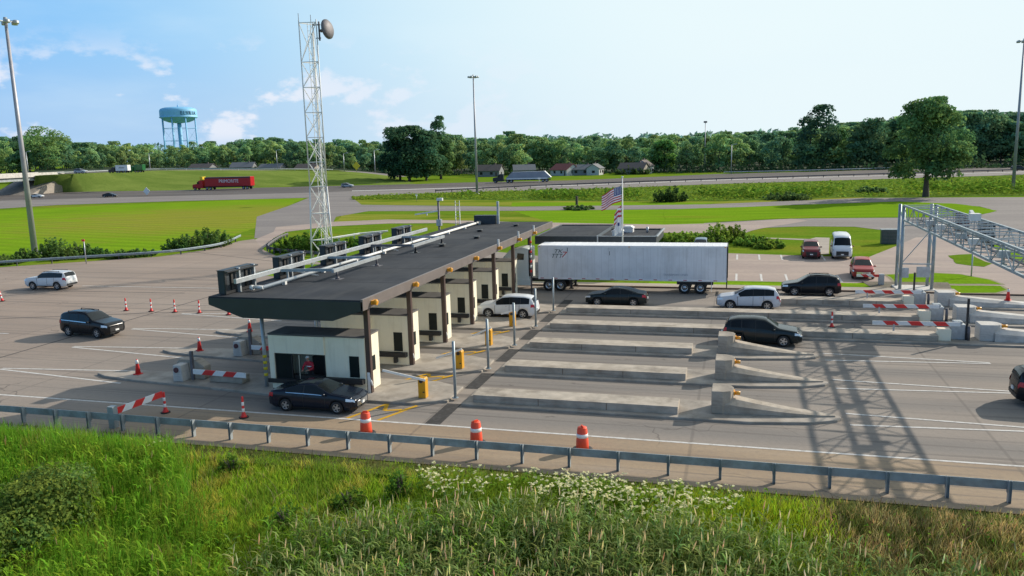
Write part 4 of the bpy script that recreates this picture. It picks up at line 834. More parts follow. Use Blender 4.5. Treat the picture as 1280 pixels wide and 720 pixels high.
mb = MB(); mb.box(*lo(-19.4, 77.95, z0), *lo(-13.52, 89.8, 3.85)); mb.box(*lo(-13.08, 78.05, z0), *lo(-7.85, 85.3, 3.83)); mb.build('roof', 'roof_membrane', t)
mb = MB(); mb.box(*lo(-7.64, 77.86, 3.9), *lo(-7.5, 85.5, 4.0)); mb.box(*lo(-13.36, 77.7, 3.3), *lo(-13.24, 77.8, 4.02)); mb.box(*lo(-13.2, 77.76, 3.93), *lo(-7.7, 77.84, 3.99)); mb.build('edge_trim', 'galvanised', t)
for x, y, w in ((-11.6, 79.6, 1.0), (-11.0, 82.8, 1.1)):
    mb = MB(); mb.box(*lo(x-w/2, y-.5, 3.83), *lo(x+w/2, y+.5, 4.3)); mb.prism([(x+13.5-w/2-.1, 4.3), (x+13.5+w/2+.1, 4.3), (x+13.5+w*.3, 4.5), (x+13.5-w*.3, 4.5)], 'y', y-82-.6, y-82+.6); mb.build('roof_vent', 'white_steel', t, bevel=.03)
mb = MB(); mb.cyl(lo(-9, 82.5, 3.83), lo(-9, 82.5, 4.4), .12); mb.build('pipe', 'galvanised', t)
for x in (-12.3, -10.2): mb = MB(); mb.box(*lo(x, 78.27, .9), *lo(x+1.1, 78.29, 2.2)); mb.build('window', 'dark_glass', t)
mb = MB(); mb.box(*lo(-18.0, 78.17, 0.05), *lo(-17, 78.19, 2.2)); mb.build('door', 'column_brown', t)
# ------------------------------------------------------------------ flag pole and flags
FX, FY = -10.75, 76.9; FH = ztop(FX, FY, 222.5)
t = thing('flag_pole', 'white flag pole in front of the flat-roofed building', 'flag pole', (FX, FY, 0))
mb = MB(); mb.cyl((0, 0, 0), (0, 0, FH), .085, .045, n=10); mb.build('pole', 'white_steel', t); mb = MB(); mb.ball((0, 0, FH+.07), .1); mb.build('finial', 'chrome', t); mb = MB(); mb.cyl((0, 0, 0), (0, 0, .25), .3, .2); mb.build('base', 'curb_concrete', t)
mat('flag_red', (.48, .03, .05), .8, 0, .05, 6); mat('flag_white', (.72, .72, .74), .8, 0, .04, 6); mat('flag_blue', (.03, .05, .2), .8, 0, .05, 6)
def flag(name, label, w, h, z, droop, fn, nx=26, ny=26, yaw=math.pi):
    mb = MB(); vs = []
    for j in range(ny+1):
        for i in range(nx+1):
            u, v = i/nx, j/ny; fx = u*w*.92; dz = -droop*u**1.15
            vs.append((-.09-fx, .16*math.sin(u*9+v*2.2)*u**.6+.05*math.sin(u*21-v*3)*u, -v*h+dz-.05*math.sin(u*8+1)))
    mi = [fn((i+.5)/nx, (j+.5)/ny) for j in range(ny) for i in range(nx)]
    o = len(mb.v); mb.v = vs; mb.f = [(j*(nx+1)+i, j*(nx+1)+i+1, (j+1)*(nx+1)+i+1, (j+1)*(nx+1)+i) for j in range(ny) for i in range(nx)]; mb.m = mi; mb.sm = [True]*len(mb.f)
    f = mb.build(name, ['flag_white', 'flag_red', 'flag_blue'], None, (FX, FY, z)); f.data.materials[0].use_backface_culling = False
    return tag(f, label, 'flag')
zt = ztop(FX, FY, 231.5)
us = lambda u, v: (0 if ((int(u*26)+int(v*26)) % 2 == 0 and int(u*26) % 2 == 1 and u < .37 and v < .5 and .03 < v) else 2) if (u < .4 and v < 7/13) else (1 if int(v*13) % 2 == 0 else 0)
flag('national_flag', 'striped flag with a blue canton flying near the top of the pole', 2.05, 1.45, zt, .95, us)
flag('state_flag', 'small limp red and white flag below the large striped flag', .75, 1.1, ztop(FX, FY, 256), .85, lambda u, v: (1 if int(v*5+u*2) % 2 == 0 else 0), 14, 14)
flag('white_flag', 'limp white flag with a dark patch lowest on the pole', .7, 1.5, ztop(FX, FY, 270), .35, lambda u, v: 2 if (.3 < u < .6 and .35 < v < .55) else 0, 14, 14)
# ------------------------------------------------------------------ cars
def car(name, label, cat, p, loc, rz, group=None):
    """p: L W H, wheel radius, axle x, top profile (x,z) rear to front, belt (x,z), glass spans, colours"""
    t = thing(name, label, cat, (loc[0], loc[1], loc[2]), rz, group)
    Lh, W2 = p['L']/2, p['W']/2; gc = p.get('clear', .2)
    px_, pz_ = zip(*p['top']); bx_, bz_ = zip(*p['belt'])
    def smooth(x, X, Z, w=.07): return float(np.mean([np.interp(x+d, X, Z) for d in (-w, -w/2, 0, w/2, w)]))
    def ring(x):
        zt = smooth(x, px_, pz_); zl = min(zt-.012, smooth(x, bx_, bz_)); e = abs(x)/Lh
        w = W2*(1-.16*max(0, (e-.72)/.28)**2.2-.02*e**2); zb = gc+.1*max(0, (e-.86)/.14); u = max(0, zt-zl)
        k = min(1, u/.55); wr = w*(.95-p.get('tumble', .23)*k)
        return [(0, zb), (w*.84, zb), (w*.955, zb+.1), (w, zb+.42*(zl-zb)), (w*.995, zl-.22*(zl-zb)), (w*.95, zl), (wr, zl+u*.88), (wr*.78, zl+u*.975), (0, zl+u+.012)]
    N_ = 54; xs = [-Lh*math.cos(math.pi*i/N_)*1.0 if False else -Lh+2*Lh*(.5-.5*math.cos(math.pi*(i/N_)))*.35+2*Lh*(i/N_)*.65 for i in range(N_+1)]
    rings = [ring(x) for x in xs]; mb = MB(); K = 9; vs = []
    for x, r in zip(xs, rings):
        bow = lambda y: -.10*(y/W2)**2 if x > Lh*.9 else (.06*(y/W2)**2 if x < -Lh*.93 else 0)
        vs += [(x+bow(y), y, z) for y, z in r]+[(x+bow(y), -y, z) for y, z in reversed(r[1:-1])]
    n = 2*K-2; fs = [(i*n+j, i*n+(j+1) % n, (i+1)*n+(j+1) % n, (i+1)*n+j) for i in range(N_) for j in range(n)]+[tuple(range(n)), tuple(N_*n+n-1-j for j in range(n))]
    mb.add(vs, fs, 0, True); body = mb.build('body', p['paint'], t)
    # wheel arches
    r = p['r']; cut = MB()
    for x in p['axles']:
        for s in (-1, 1): cut.cyl((x, s*(W2-.30), r), (x, s*(W2+.1), r), r+.065, n=24)
    co = cut.build('cut', 'trim_black', t); bo = body.modifiers.new('arch', 'BOOLEAN'); bo.object = co; bo.operation = 'DIFFERENCE'; bo.solver = 'EXACT'; bpy.context.view_layer.update()
    dg = bpy.context.evaluated_depsgraph_get(); dg.update(); me = bpy.data.meshes.new_from_object(body.evaluated_get(dg)); body.modifiers.clear(); old = body.data; body.data = me; bpy.data.meshes.remove(old); bpy.data.objects.remove(co)
    me.materials.clear(); me.materials.append(MATS[p['paint']]); me.materials.append(MATS['trim_black'])
    for pl in me.polygons:
        c = pl.center
        if abs(c.y) < W2-.02 and abs(c.y) > W2-.34 and any(math.hypot(c.x-x, c.z-r) < r+.09 for x in p['axles']) and c.z > gc+.02 and (abs(pl.normal.y) > .9 and abs(abs(c.y)-(W2-.30)) < .02 or abs(pl.normal.y) < .2): pl.material_index = 1
    def pt(x, k, s, off):
        rg = ring(x); i = min(int(k), 7); f = k-i; y = rg[i][0]*(1-f)+rg[i+1][0]*f; z = rg[i][1]*(1-f)+rg[i+1][1]*f
        dy, dz = rg[i+1][1]-rg[i][1], -(rg[i+1][0]-rg[i][0]); l = math.hypot(dy, dz) or 1
        return (x, s*(y+off*dy/l), z+off*dz/l)
    def patch(nm, m, x0, x1, k0, k1, s, off=.008, nx=8, nk=3, ends=None, bev=0):
        vs = []; nx = max(nx, 2)
        for i in range(nx+1):
            x = x0+(x1-x0)*i/nx
            for j in range(nk+1): vs.append(pt(x+(ends(j/nk) if ends and i == nx else 0), k0+(k1-k0)*j/nk, s, off))
        q = MB(); q.add(vs, [(i*(nk+1)+j, i*(nk+1)+j+1, (i+1)*(nk+1)+j+1, (i+1)*(nk+1)+j) for i in range(nx) for j in range(nk)], 0, True)
        return q.build(nm, m, t)
    for s in (-1, 1): patch('pillar_trim', 'trim_black', p['side'][0][0]-.03, p['side'][-1][1]+.02, 5.04, 5.95, s, .004, 16, 3)
    for a, b in p['side']:
        for s in (-1, 1):
            if p.get('chrome'): patch('window_trim', 'chrome', a-.02, b+.02, 4.96, 5.10, s, .006, 10, 1)
            patch('side_window', p.get('glass', 'dark_glass'), a, b, 5.07, 5.92, s, .009, 12, 3)
    def top_patch(nm, m, x0, x1, half, off=.01):
        vs = []; nx, ny = 8, 8
        for i in range(nx+1):
            x = x0+(x1-x0)*i/nx; rg = ring(x); Y = [rg[6][0], rg[7][0], 0]; Z = [rg[6][1], rg[7][1], rg[8][1]]
            for j in range(ny+1):
                y = -1+2*j/ny; yy = abs(y)*half*Y[0]; z = np.interp(yy, Y[::-1], Z[::-1]); vs.append((x+(off if x0 > 0 or x1 > p['roof'][1] else -off), math.copysign(yy, y) if y else 0, float(z)+off))
        q = MB(); q.add(vs, [(i*(ny+1)+j, i*(ny+1)+j+1, (i+1)*(ny+1)+j+1, (i+1)*(ny+1)+j) for i in range(nx) for j in range(ny)], 0, True); return q.build(nm, m, t)
    top_patch('windshield', p.get('glass', 'dark_glass'), p['ws'][0], p['ws'][1], .93)
    top_patch('rear_window', p.get('glass', 'dark_glass'), p['rw'][0], p['rw'][1], .88)
    if p.get('sunroof'): top_patch('sunroof', 'dark_glass', p['roof'][0]+.5, p['roof'][1]-.2, .72, .004)
    for s in (-1, 1):
        patch('headlight', 'lens_clear', Lh-p.get('hl', .46), Lh-.05, 4.0, 4.9, s, .014, 6, 3)
        patch('taillight', 'lens_red', -Lh+.03, -Lh+p.get('tl', .34), 3.9, 4.97, s, .012, 4, 2)
        patch('sill', p.get('sill', 'trim_black'), -Lh*.6, Lh*.58, 1.1, 2.1, s, .014, 30, 3)
        for xd in p['doors']: patch('door_gap', 'trim_black', xd-.012, xd+.012, 2.2, 4.98, s, .012, 2, 8)
        for xd in p['doors'][:-1]: 
            q = MB(); a = pt(xd+.22, 4.55, s, .0); q.box(a[0]-.1, a[1]-.02, a[2]-.015, a[0]+.1, a[1]+.02, a[2]+.015); q.build('door_handle', p.get('trim', p['paint']), t)
        a = pt(p['ws'][1] and p['mirror'], 5.05, s, .0); q = MB(); q.ball((a[0]+.02, a[1]+s*.12, a[2]+.06), (.09, .12, .075), 8); q.bar((a[0], a[1]-s*.03, a[2]), (a[0]+.02, a[1]+s*.1, a[2]+.04), .05); q.build('mirror', p.get('mirror_paint', p['paint']), t)
        if p.get('rails'):
            q = MB(); zr = p['H']+.03; y = s*ring(sum(p['roof'])/2)[7][0]*1.02
            xa, xb = p['roof'][0]+.25, p['roof'][1]-.1; za, zb_ = ring(xa)[7][1], ring(xb)[7][1]; q.bar((xa, y, za+.06), (xb, y, zb_+.06), .04); q.bar((xa, y, za-.02), (xa, y, za+.07), .05); q.bar((xb, y, zb_-.02), (xb, y, zb_+.07), .05); q.build('roof_rail', 'black_metal', t)
    def face(nm, m, xe, y0, y1, z0, z1, d=.02):
        s_ = 1 if xe > 0 else -1; q = MB(); ny = 8; vs = []
        for j in range(ny+1):
            y = y0+(y1-y0)*j/ny; x = xe+(-.10*(y/W2)**2 if xe > 0 else .06*(y/W2)**2)+s_*d; vs += [(x, y, z0), (x, y, z1), (x-s_*(d+.06), y, z0), (x-s_*(d+.06), y, z1)]
        q.add(vs, [(4*j, 4*j+1, 4*j+5, 4*j+4) for j in range(ny)]+[(4*j+1, 4*j+3, 4*j+7, 4*j+5) for j in range(ny)]+[(4*j, 4*j+4, 4*j+6, 4*j+2) for j in range(ny)]+[(0, 2, 3, 1), (4*ny, 4*ny+1, 4*ny+3, 4*ny+2)]); return q.build(nm, m, t)
    zf = ring(Lh)[5][1]
    w = W2*.60; face('grille', p.get('grille', 'trim_black'), Lh, -w, w, gc+.22+p.get('gz', 0), zf-.07, .015)
    face('lower_intake', 'trim_black', Lh, -W2*.62, W2*.62, gc+.10, gc+.18, .02)
    face('number_plate', 'white_paint', Lh, -.15, .15, gc+.24, gc+.36, .035); face('number_plate', 'white_paint', -Lh, -.16, .16, .62*zf+.1, .62*zf+.25, .03)
    face('rear_bumper', 'trim_black', -Lh, -W2*.75, W2*.75, gc+.13, gc+.30, .025)
    for x in p['axles']:
        for s in (-1, 1):
            w_ = MB(); y = s*(W2-.12); w_.lathe([(r*.62, -.11), (r*.9, -.115), (r, -.07), (r, .07), (r*.9, .115), (r*.62, .11)], 26)
            w_.cyl((0, 0, -.06), (0, 0, .07), r*.64, n=22)
            o = w_.build('wheel', 'black_rubber', t, (x, y, r)); o.rotation_euler = (R(90) if s < 0 else R(-90), 0, 0)
            q = MB(); q.lathe([(r*.56, .075), (r*.66, .095), (r*.66, .105), (r*.56, .09)], 24); q.cyl((0, 0, .06), (0, 0, .1), r*.16, n=12)
            for i in range(5):
                a = 2*math.pi*i/5; q.bar((r*.12*math.cos(a), r*.12*math.sin(a), .085), (r*.6*math.cos(a), r*.6*math.sin(a), .085), r*.2, .02)
            q.build('rim', p.get('rim', 'rim_alloy'), o)
    return t
paint('paint_white', (.66, .68, .70)); paint('paint_pearl', (.6, .62, .66)); paint('paint_black', (.012, .014, .017), .22); paint('paint_navy', (.01, .015, .026), .2); paint('paint_green_black', (.013, .02, .022), .22)
paint('paint_red', (.36, .035, .03)); paint('paint_maroon', (.2, .03, .035)); paint('paint_burgundy', (.075, .018, .024)); paint('paint_steel_blue', (.12, .2, .28)); paint('paint_silver', (.42, .45, .48)); paint('paint_dark', (.03, .035, .04))
SEDAN = dict(L=4.9, W=1.86, H=1.46, r=.335, axles=(-1.42, 1.43), clear=.17, tumble=.27, top=[(-2.45, .62), (-2.4, .92), (-2.3, 1.03), (-1.75, 1.1), (-.75, 1.41), (-.2, 1.46), (.25, 1.43), (1.12, 1.02), (1.7, .95), (2.2, .86), (2.38, .79), (2.45, .66)],
             belt=[(-2.45, .95), (-1.5, 1.0), (1.0, .93), (1.5, .9), (2.45, .78)], side=[(-1.35, -.42), (-.36, .72)], ws=(.32, 1.06), rw=(-1.66, -.82), roof=(-.75, .25), doors=(-1.05, -.39, .82), mirror=.78, chrome=True)
CROSS = dict(L=4.6, W=1.85, H=1.68, r=.36, axles=(-1.36, 1.32), clear=.22, tumble=.25, top=[(-2.3, .62), (-2.27, 1.0), (-2.2, 1.2), (-1.96, 1.56), (-1.45, 1.67), (-.4, 1.71), (.25, 1.64), (1.05, 1.13), (1.6, 1.04), (2.05, .97), (2.24, .9), (2.3, .76)],
             belt=[(-2.3, 1.12), (-1.5, 1.1), (1.0, .99), (1.5, .97), (2.3, .86)], side=[(-1.82, -1.2), (-1.15, -.36), (-.32, .72)], ws=(.32, 1.0), rw=(-2.18, -1.98), roof=(-1.6, .2), doors=(-1.1, -.33, .8), mirror=.72, rails=False)
SUV = dict(L=4.75, W=1.86, H=1.74, r=.37, axles=(-1.4, 1.38), clear=.24, tumble=.2, top=[(-2.37, .66), (-2.35, 1.1), (-2.3, 1.35), (-2.12, 1.65), (-1.6, 1.75), (-.4, 1.78), (.3, 1.72), (1.02, 1.22), (1.6, 1.13), (2.1, 1.07), (2.3, 1.0), (2.37, .82)],
           belt=[(-2.37, 1.17), (-1.5, 1.15), (1.0, 1.07), (1.5, 1.04), (2.37, .95)], side=[(-2.02, -1.25), (-1.19, -.36), (-.32, .68)], ws=(.36, .97), rw=(-2.29, -2.14), roof=(-1.8, .25), doors=(-1.14, -.33, .8), mirror=.7, rails=True)
BOXY = dict(SUV, L=4.85, W=1.9, H=1.8, r=.39, clear=.3, tumble=.17, top=[(-2.42, .7), (-2.4, 1.15), (-2.34, 1.3), (-2.12, 1.7), (-1.5, 1.77), (-.4, 1.8), (.3, 1.74), (.95, 1.26), (1.6, 1.2), (2.2, 1.14), (2.38, 1.06), (2.42, .86)],
            belt=[(-2.42, 1.22), (1.0, 1.16), (1.6, 1.12), (2.42, 1.02)], rw=(-2.33, -2.12), ws=(.36, .92))
VAN = dict(L=5.6, W=2.05, H=2.5, r=.36, axles=(-1.75, 1.78), clear=.24, tumble=.13, top=[(-2.8, .7), (-2.78, 1.4), (-2.7, 2.35), (-2.5, 2.46), (0, 2.5), (1.2, 2.42), (1.55, 2.25), (2.22, 1.36), (2.6, 1.2), (2.75, 1.08), (2.8, .88)],
           belt=[(-2.8, 1.3), (1.4, 1.28), (2.3, 1.2), (2.8, .98)], side=[(-2.4, -1.0), (-.85, .55), (.75, 1.55)], ws=(1.58, 2.16), rw=(-2.78, -2.72), roof=(-2.5, 1.2), doors=(-.9, .65, 1.85), mirror=1.75, hl=.35)
Z = .045
def V(base, **k): d = dict(base); d.update(k); return d
car('black_sedan', 'glossy black sedan stopped at the nearest toll booth', 'car', V(SEDAN, paint='paint_navy', grille='chrome', sunroof=True, hl=.5), (-20.05, 34.75, Z), R(1)).scale = (.97,)*3
car('white_crossover', 'white crossover nosing in beneath the canopy, tail lights toward the exits', 'car', V(CROSS, paint='paint_white', trim='chrome'), (-16.75, 57.75, Z), R(180))
car('dark_sedan', 'very dark sedan heading left in front of the white trailer', 'car', V(SEDAN, paint='paint_green_black', chrome=False, glass='dark_glass'), (-9.35, 63.5, Z), R(180))
car('white_crossover', 'white crossover heading left just behind the trailer end', 'car', V(CROSS, paint='paint_pearl', L=4.7, trim='chrome'), (.75, 63.4, Z), R(180))
car('black_suv', 'black sport utility heading right between the crash blocks', 'car', V(CROSS, paint='paint_green_black', L=4.85, W=1.9, chrome=False), (1.45, 52.1, Z), R(-2))
car('black_suv', 'black sport utility heading left along the far kerb beside the lawn strip', 'car', V(CROSS, paint='paint_black', rails=True), (5.75, 69.9, Z), R(180))
car('red_crossover', 'orange red crossover parked alone facing the lanes', 'car', V(CROSS, paint='paint_red', W=1.93, grille='chrome'), (11.0, 80.1, Z), R(-94))
car('maroon_suv', 'maroon sport utility parked at the far row beside a white van', 'car', V(SUV, paint='paint_maroon', chrome=False, rails=False, W=1.9), (7.55, 93.6, Z), R(-92))
car('white_van', 'white high-roofed van parked at the far row', 'van', V(VAN, paint='paint_white', mirror_paint='paint_maroon'), (10.7, 94.1, Z), R(-93))
car('blue_car', 'steel blue car mostly hidden behind the white trailer', 'car', V(CROSS, paint='paint_steel_blue'), (-4.3, 96.0, Z), R(-90))
car('dark_car', 'very dark car leaving, cut off by the right edge of the plaza', 'car', V(SUV, paint='paint_black', rails=False), (15.0, 41.9, Z), R(-3))
car('black_suv', 'black sport utility crossing the open plaza at the left', 'car', V(SUV, paint='paint_black', chrome=True, hl=.5), (-45.1, 47.0, Z), R(-6))
car('white_suv', 'boxy white sport utility driving off at the far left of the plaza', 'car', V(BOXY, paint='paint_white', rails=True), (-66.1, 64.3, Z), R(180+4))
# distant cars on the highway
def far_car(px, py, pnt, label, rz, base=SEDAN, z=.08, sc=1.0):
    p = at(px, py, z); c = car('distant_car', label, 'car', V(base, paint=pnt, chrome=False), (p.x, p.y+1, z), rz); c.scale = (sc,)*3
far_car(43, 247.5, 'paint_white', 'small white car on the highway near the left light mast', R(14))
far_car(135, 246.5, 'paint_dark', 'small dark car on the highway left of the diamond sign', R(12), SEDAN)
far_car(433, 234.5, 'paint_silver', 'small silver car on the highway right of the lattice tower', R(5), CROSS)
far_car(1275, 213.5, 'paint_dark', 'small dark vehicle on the highway at the right edge', R(8), SUV, 1.2)
far_car(99, 217.2, 'paint_silver', 'grey pickup-sized car on the raised road at the left', R(4), SUV, 7.5, 1.15)
# ------------------------------------------------------------------ trucks
def truck_wheels(t, xs, W2=1.22, r=.51, dual=False):
    for x in xs:
        for s in (-1, 1):
            w_ = MB(); w_.lathe([(r*.58, -.14), (r*.92, -.14), (r, -.09), (r, .09), (r*.92, .14), (r*.58, .14)], 22); w_.cyl((0, 0, -.1), (0, 0, .04), r*.6, n=18)
            o = w_.build('wheel', 'black_rubber', t, (x, s*(W2-.14), r)); o.rotation_euler = (R(90) if s < 0 else R(-90), 0, 0)
            q = MB(); q.lathe([(0, .06), (r*.3, .08), (r*.34, .03), (r*.52, .05), (r*.58, .11), (r*.6, .1)], 20); q.build('rim', 'rim_alloy', o)
t = thing('semi_truck', 'white semi truck with a long box trailer entering under the canopy', 'semi truck', (-9.15, 70.12, .045))
X0, X1 = -7.95, 8.2; W2 = 1.3
mb = MB(); mb.box(X0, -W2, 1.15, X1, W2, 4.05); body = mb.build('trailer', 'trailer_white', t, bevel=.03)
b = MB(); b.box(X0+.02, -W2+.03, 4.052, X1-.02, W2-.03, 4.075)
for i in range(26): b.box(X0+.3+i*.61, -W2+.05, 4.075, X0+.36+i*.61, W2-.05, 4.085)
b.build('roof', 'trailer_roof', body)
b = MB(); b.box(X0, -W2-.02, 1.08, X1, -W2+.05, 1.26); b.box(X0, W2-.05, 1.08, X1, W2+.02, 1.26); b.box(X0, -W2-.015, 3.92, X1, -W2+.02, 4.06)
rb = MB()
for i in range(27): rb.box(X0+.25+i*.6, -W2-.003, 1.26, X0+.264+i*.6, -W2, 3.92)
b.build('rails', 'trailer_roof', body); rb.build('ribs', 'trailer_rib', body); tb = MB()
for i in range(26): tb.box(X0+.2+i*.62, -W2-.024, 1.14, X0+.2+i*.62+.3, -W2-.02, 1.2, i % 2)
tb.build('reflective_tape', ['flag_red', 'reflective_white'], body)
for xx in (X0+.15, .1, X1-.15): tb = MB(); tb.box(xx-.06, -W2-.05, 3.95, xx+.06, -W2-.016, 4.02); tb.build('marker_lamp', 'lamp_orange', body)
b = MB(); b.box(X1, -W2, 1.05, X1+.06, -W2+.12, 4.06); b.box(X1, W2-.12, 1.05, X1+.06, W2, 4.06); b.box(X1, -W2+.12, 3.9, X1+.06, W2-.12, 4.06); b.box(X1-.02, -W2-.02, 1.05, X1+.05, -W2, 4.06); b.box(X1-.05, -1.1, .5, X1+.03, 1.1, .62); b.box(X1-.05, -.9, .62, X1+.03, -.8, 1.1); b.box(X1-.05, .8, .62, X1+.03, .9, 1.1); b.build('rear_frame', 'trim_black', body)
mb = MB(); mb.box(4.1, -1.15, .78, 7.1, 1.15, 1.08); mb.box(4.2, -W2+.02, .95, 6.9, -W2+.06, 1.1); mb.build('bogie', 'black_metal', t)
mb = MB(); mb.box(6.95, -1.25, .2, 6.98, -.6, 1.1); mb.box(6.95, .6, .2, 6.98, 1.25, 1.1); mb.build('mud_flap', 'white_paint', t)
mb = MB()
for s in (-1, 1): mb.box(-5.15, s*.95-.08, .25, -4.95, s*.95+.08, 1.15); mb.box(-5.25, s*.95-.15, .2, -4.85, s*.95+.15, .26); mb.bar((-4.5, s*.9, 1.1), (-5.05, s*.9, .5), .08)
mb.box(-5.1, -.95, .7, -5.0, .95, .8); mb.build('landing_gear', 'black_metal', t)
truck_wheels(t, (4.75, 6.05)); truck_wheels(t, (-7.05, -5.9-.1), 1.22)
mb = MB(); mb.box(-11.6, -.5, .75, -5.3, .5, 1.05); mb.box(-8.3, -1.1, .95, -5.9, 1.1, 1.12); mb.build('chassis', 'black_metal', t)
mb = MB(); mb.prism([(-13.3, .55), (-8.85, .55), (-8.85, 3.75), (-9.4, 3.85), (-10.6, 3.6), (-11.2, 2.95), (-11.6, 2.05), (-13.1, 1.75), (-13.3, 1.3)], 'y', -1.2, 1.2); cab = mb.build('cab', 'cab_white', t, bevel=.08)
b = MB(); b.box(-11.1, -1.215, 1.95, -10.35, -1.2, 2.75); b.build('cab_window', 'dark_glass', cab); b = MB(); b.prism([(-9.95, 2.75), (-9.3, 2.75), (-9.25, 3.3), (-9.85, 3.35)], 'y', -1.215, -1.2); b.build('cab_window', 'dark_glass', cab)
b = MB(); b.box(-8.84, -1.2, 1.3, -8.5, -1.12, 3.7); b.build('side_fairing', 'trim_black', cab); b = MB(); b.box(-11.0, -1.25, .45, -8.6, -1.0, 1.05); b.build('fuel_tank', 'cab_white', cab, bevel=.05)
b = MB(); b.box(-11.25, -1.42, 1.9, -11.1, -1.2, 2.7); b.build('mirror', 'trim_black', cab)
truck_wheels(t, (-12.3,), 1.2)
lm = lambda x, z: Matrix.Translation((x, -W2-.012, z)) @ FRONT
mat('logo_green', (.01, .05, .045), .5); mat('logo_red', (.45, .02, .03), .5); mat('logo_grey', (.33, .36, .41), .5); mat('logo_black', (.03, .045, .06), .5)
lettering('logo', 'TK', .44, 'logo_green', body, lm(-6.15, 3.56), .003, 1.4, .3); lettering('logo', 'TTT', .52, 'logo_green', body, lm(-6.3, 3.13), .003, 1.05, .35); lettering('logo', '7', .72, 'logo_red', body, lm(-5.66, 3.25), .004, 1.3, .25)
lettering('trailer_number', '1', .45, 'logo_black', body, lm(-5.3, 3.7), .003, 1.2); lettering('trailer_number', '1', .5, 'logo_black', body, lm(-1.6, 3.4), .003, .8)
lettering('caption', 'TRANSPORT LINES', .22, 'logo_grey', body, lm(4.0, 1.62), .002, 1.1)
def far_truck(name, label, px, py, z, rz, Lt, box_col, cab_col, text=None, sc=1.0, kind='box'):
    p = at(px, py, z); t = thing(name, label, 'truck', (p.x, p.y, z), rz); t.scale = (sc,)*3
    mb = MB()
    if kind == 'box': mb.box(0, -1.28, 1.1, Lt, 1.28, 4.0)
    else: mb.prism([(0, 1.2), (Lt-.8, 1.2), (Lt, 1.5), (Lt-2.2, 3.7), (2.2, 3.6), (0.1, 1.6)], 'y', -1.28, 1.28)
    b = mb.build('trailer', box_col, t, bevel=.04)
    if kind == 'box':
        q = MB(); q.box(0, -1.3, 3.6, Lt+.02, -1.27, 4.02); q.build('stripe', 'sign_back' if text else box_col, b); q = MB(); q.box(Lt, -1.2, 1.2, Lt+.04, 1.2, 3.9); q.build('rear_door', box_col, b)
    else:
        q = MB(); q.prism([(Lt-2.2, 3.72), (Lt, 1.52), (Lt+.25, 1.6), (Lt-2.0, 3.8)], 'y', -1.32, 1.32); q.build('tail_gate', 'white_paint', b)
        q = MB(); q.box(.3, -1.3, 1.1, Lt-1, -1.27, 1.5); q.build('side_rail', 'white_paint', b)
    mb = MB(); mb.prism([(-4.6, .5), (-.9, .5), (-.9, 3.0), (-1.6, 3.1), (-2.4, 2.9), (-2.9, 2.0), (-4.5, 1.75), (-4.6, 1.2)], 'y', -1.2, 1.2); c = mb.build('cab', cab_col, t, bevel=.08)
    q = MB(); q.box(-2.85, -1.22, 1.9, -2.1, -1.2, 2.6); q.build('cab_window', 'dark_glass', c)
    mb = MB(); mb.box(-4.4, -.5, .7, Lt, .5, 1.08); mb.build('chassis', 'black_metal', t); truck_wheels(t, (-3.7, .6, 1.9, Lt-2.6, Lt-1.3))
    if text: lettering('lettering', text, 1.5, 'trailer_roof', b, Matrix.Translation((Lt*.53, -1.32, 2.65)) @ FRONT, .003, .95)
    if text: q = MB(); q.box(-1.9, -.9, 3.1, -.9, .9, 4.2); q.build('roof_fairing', 'band_yellow', c)
    return t
paint('truck_red', (.45, .02, .025)); paint('truck_green', (.02, .13, .04)); mat('tarp_grey', (.3, .32, .37), .7, 0, .1, .6)
far_truck('red_truck', 'red long-nosed truck with a red box trailer on the highway', 259.5, 237.2, .07, R(3), 16.2, 'truck_red', 'truck_red', 'PRIMORITE', 1.22)
far_truck('dump_truck', 'dark truck hauling a grey tarped dump trailer on the highway', 633, 228.3, .07, R(7), 15.5, 'tarp_grey', 'paint_dark', None, 1.1, 'dump')
t = far_truck('box_truck', 'white box truck on the raised road under the woods', 147, 216.2, 7.4, R(2), 7.2, 'white_paint', 'paint_dark', None, .78)
lettering('lettering', 'FRESH', 1.1, 'utility_green', t.children[0], Matrix.Translation((3.6, -1.32, 2.6)) @ FRONT, .003)
far_truck('green_truck', 'green truck just ahead of the white box truck', 170, 215.6, 7.3, R(2), 5.0, 'truck_green', 'truck_green', None, .8)
# ------------------------------------------------------------------ overpass
A = at(47, 219, 7.3); Dv = Vector((.13, -1, 0)).normalized()
t = thing('overpass', 'pale concrete overpass bridge at the left edge above the highway', 'bridge', A, math.atan2(Dv.y, Dv.x))
mb = MB(); mb.box(-4, -6, -.45, 120, 6, 0); mb.build('deck', 'light_concrete', t)
for s in (-1, 1):
    mb = MB(); mb.box(-8, s*6-.2, -.5, 120, s*6+.2, 1.1); mb.build('parapet', 'pale_concrete', t, bevel=.03)
mb = MB()
for y in (-5, -2.5, 0, 2.5, 5): mb.box(-2, y-.25, -1.9, 118, y+.25, -.45)
mb.build('girders', 'rail_steel', t)
mb = MB(); mb.box(-3.5, -6.3, -7.4, -1.5, 6.3, -.45); mb.build('abutment', 'light_concrete', t)
for x in (30, 62):
    mb = MB(); mb.box(x-.7, -5.5, -2.8, x+.7, 5.5, -1.9)
    for y in (-4.5, 0, 4.5): mb.cyl((x, y, -7.4), (x, y, -2.8), .6)
    mb.build('pier', 'light_concrete', t)
mb = MB(); mb.prism([(-2, -.8), (-2, -7.5), (17, -7.5)], 'y', -9, 9); mb.build('slope_paving', 'curb_concrete', t)
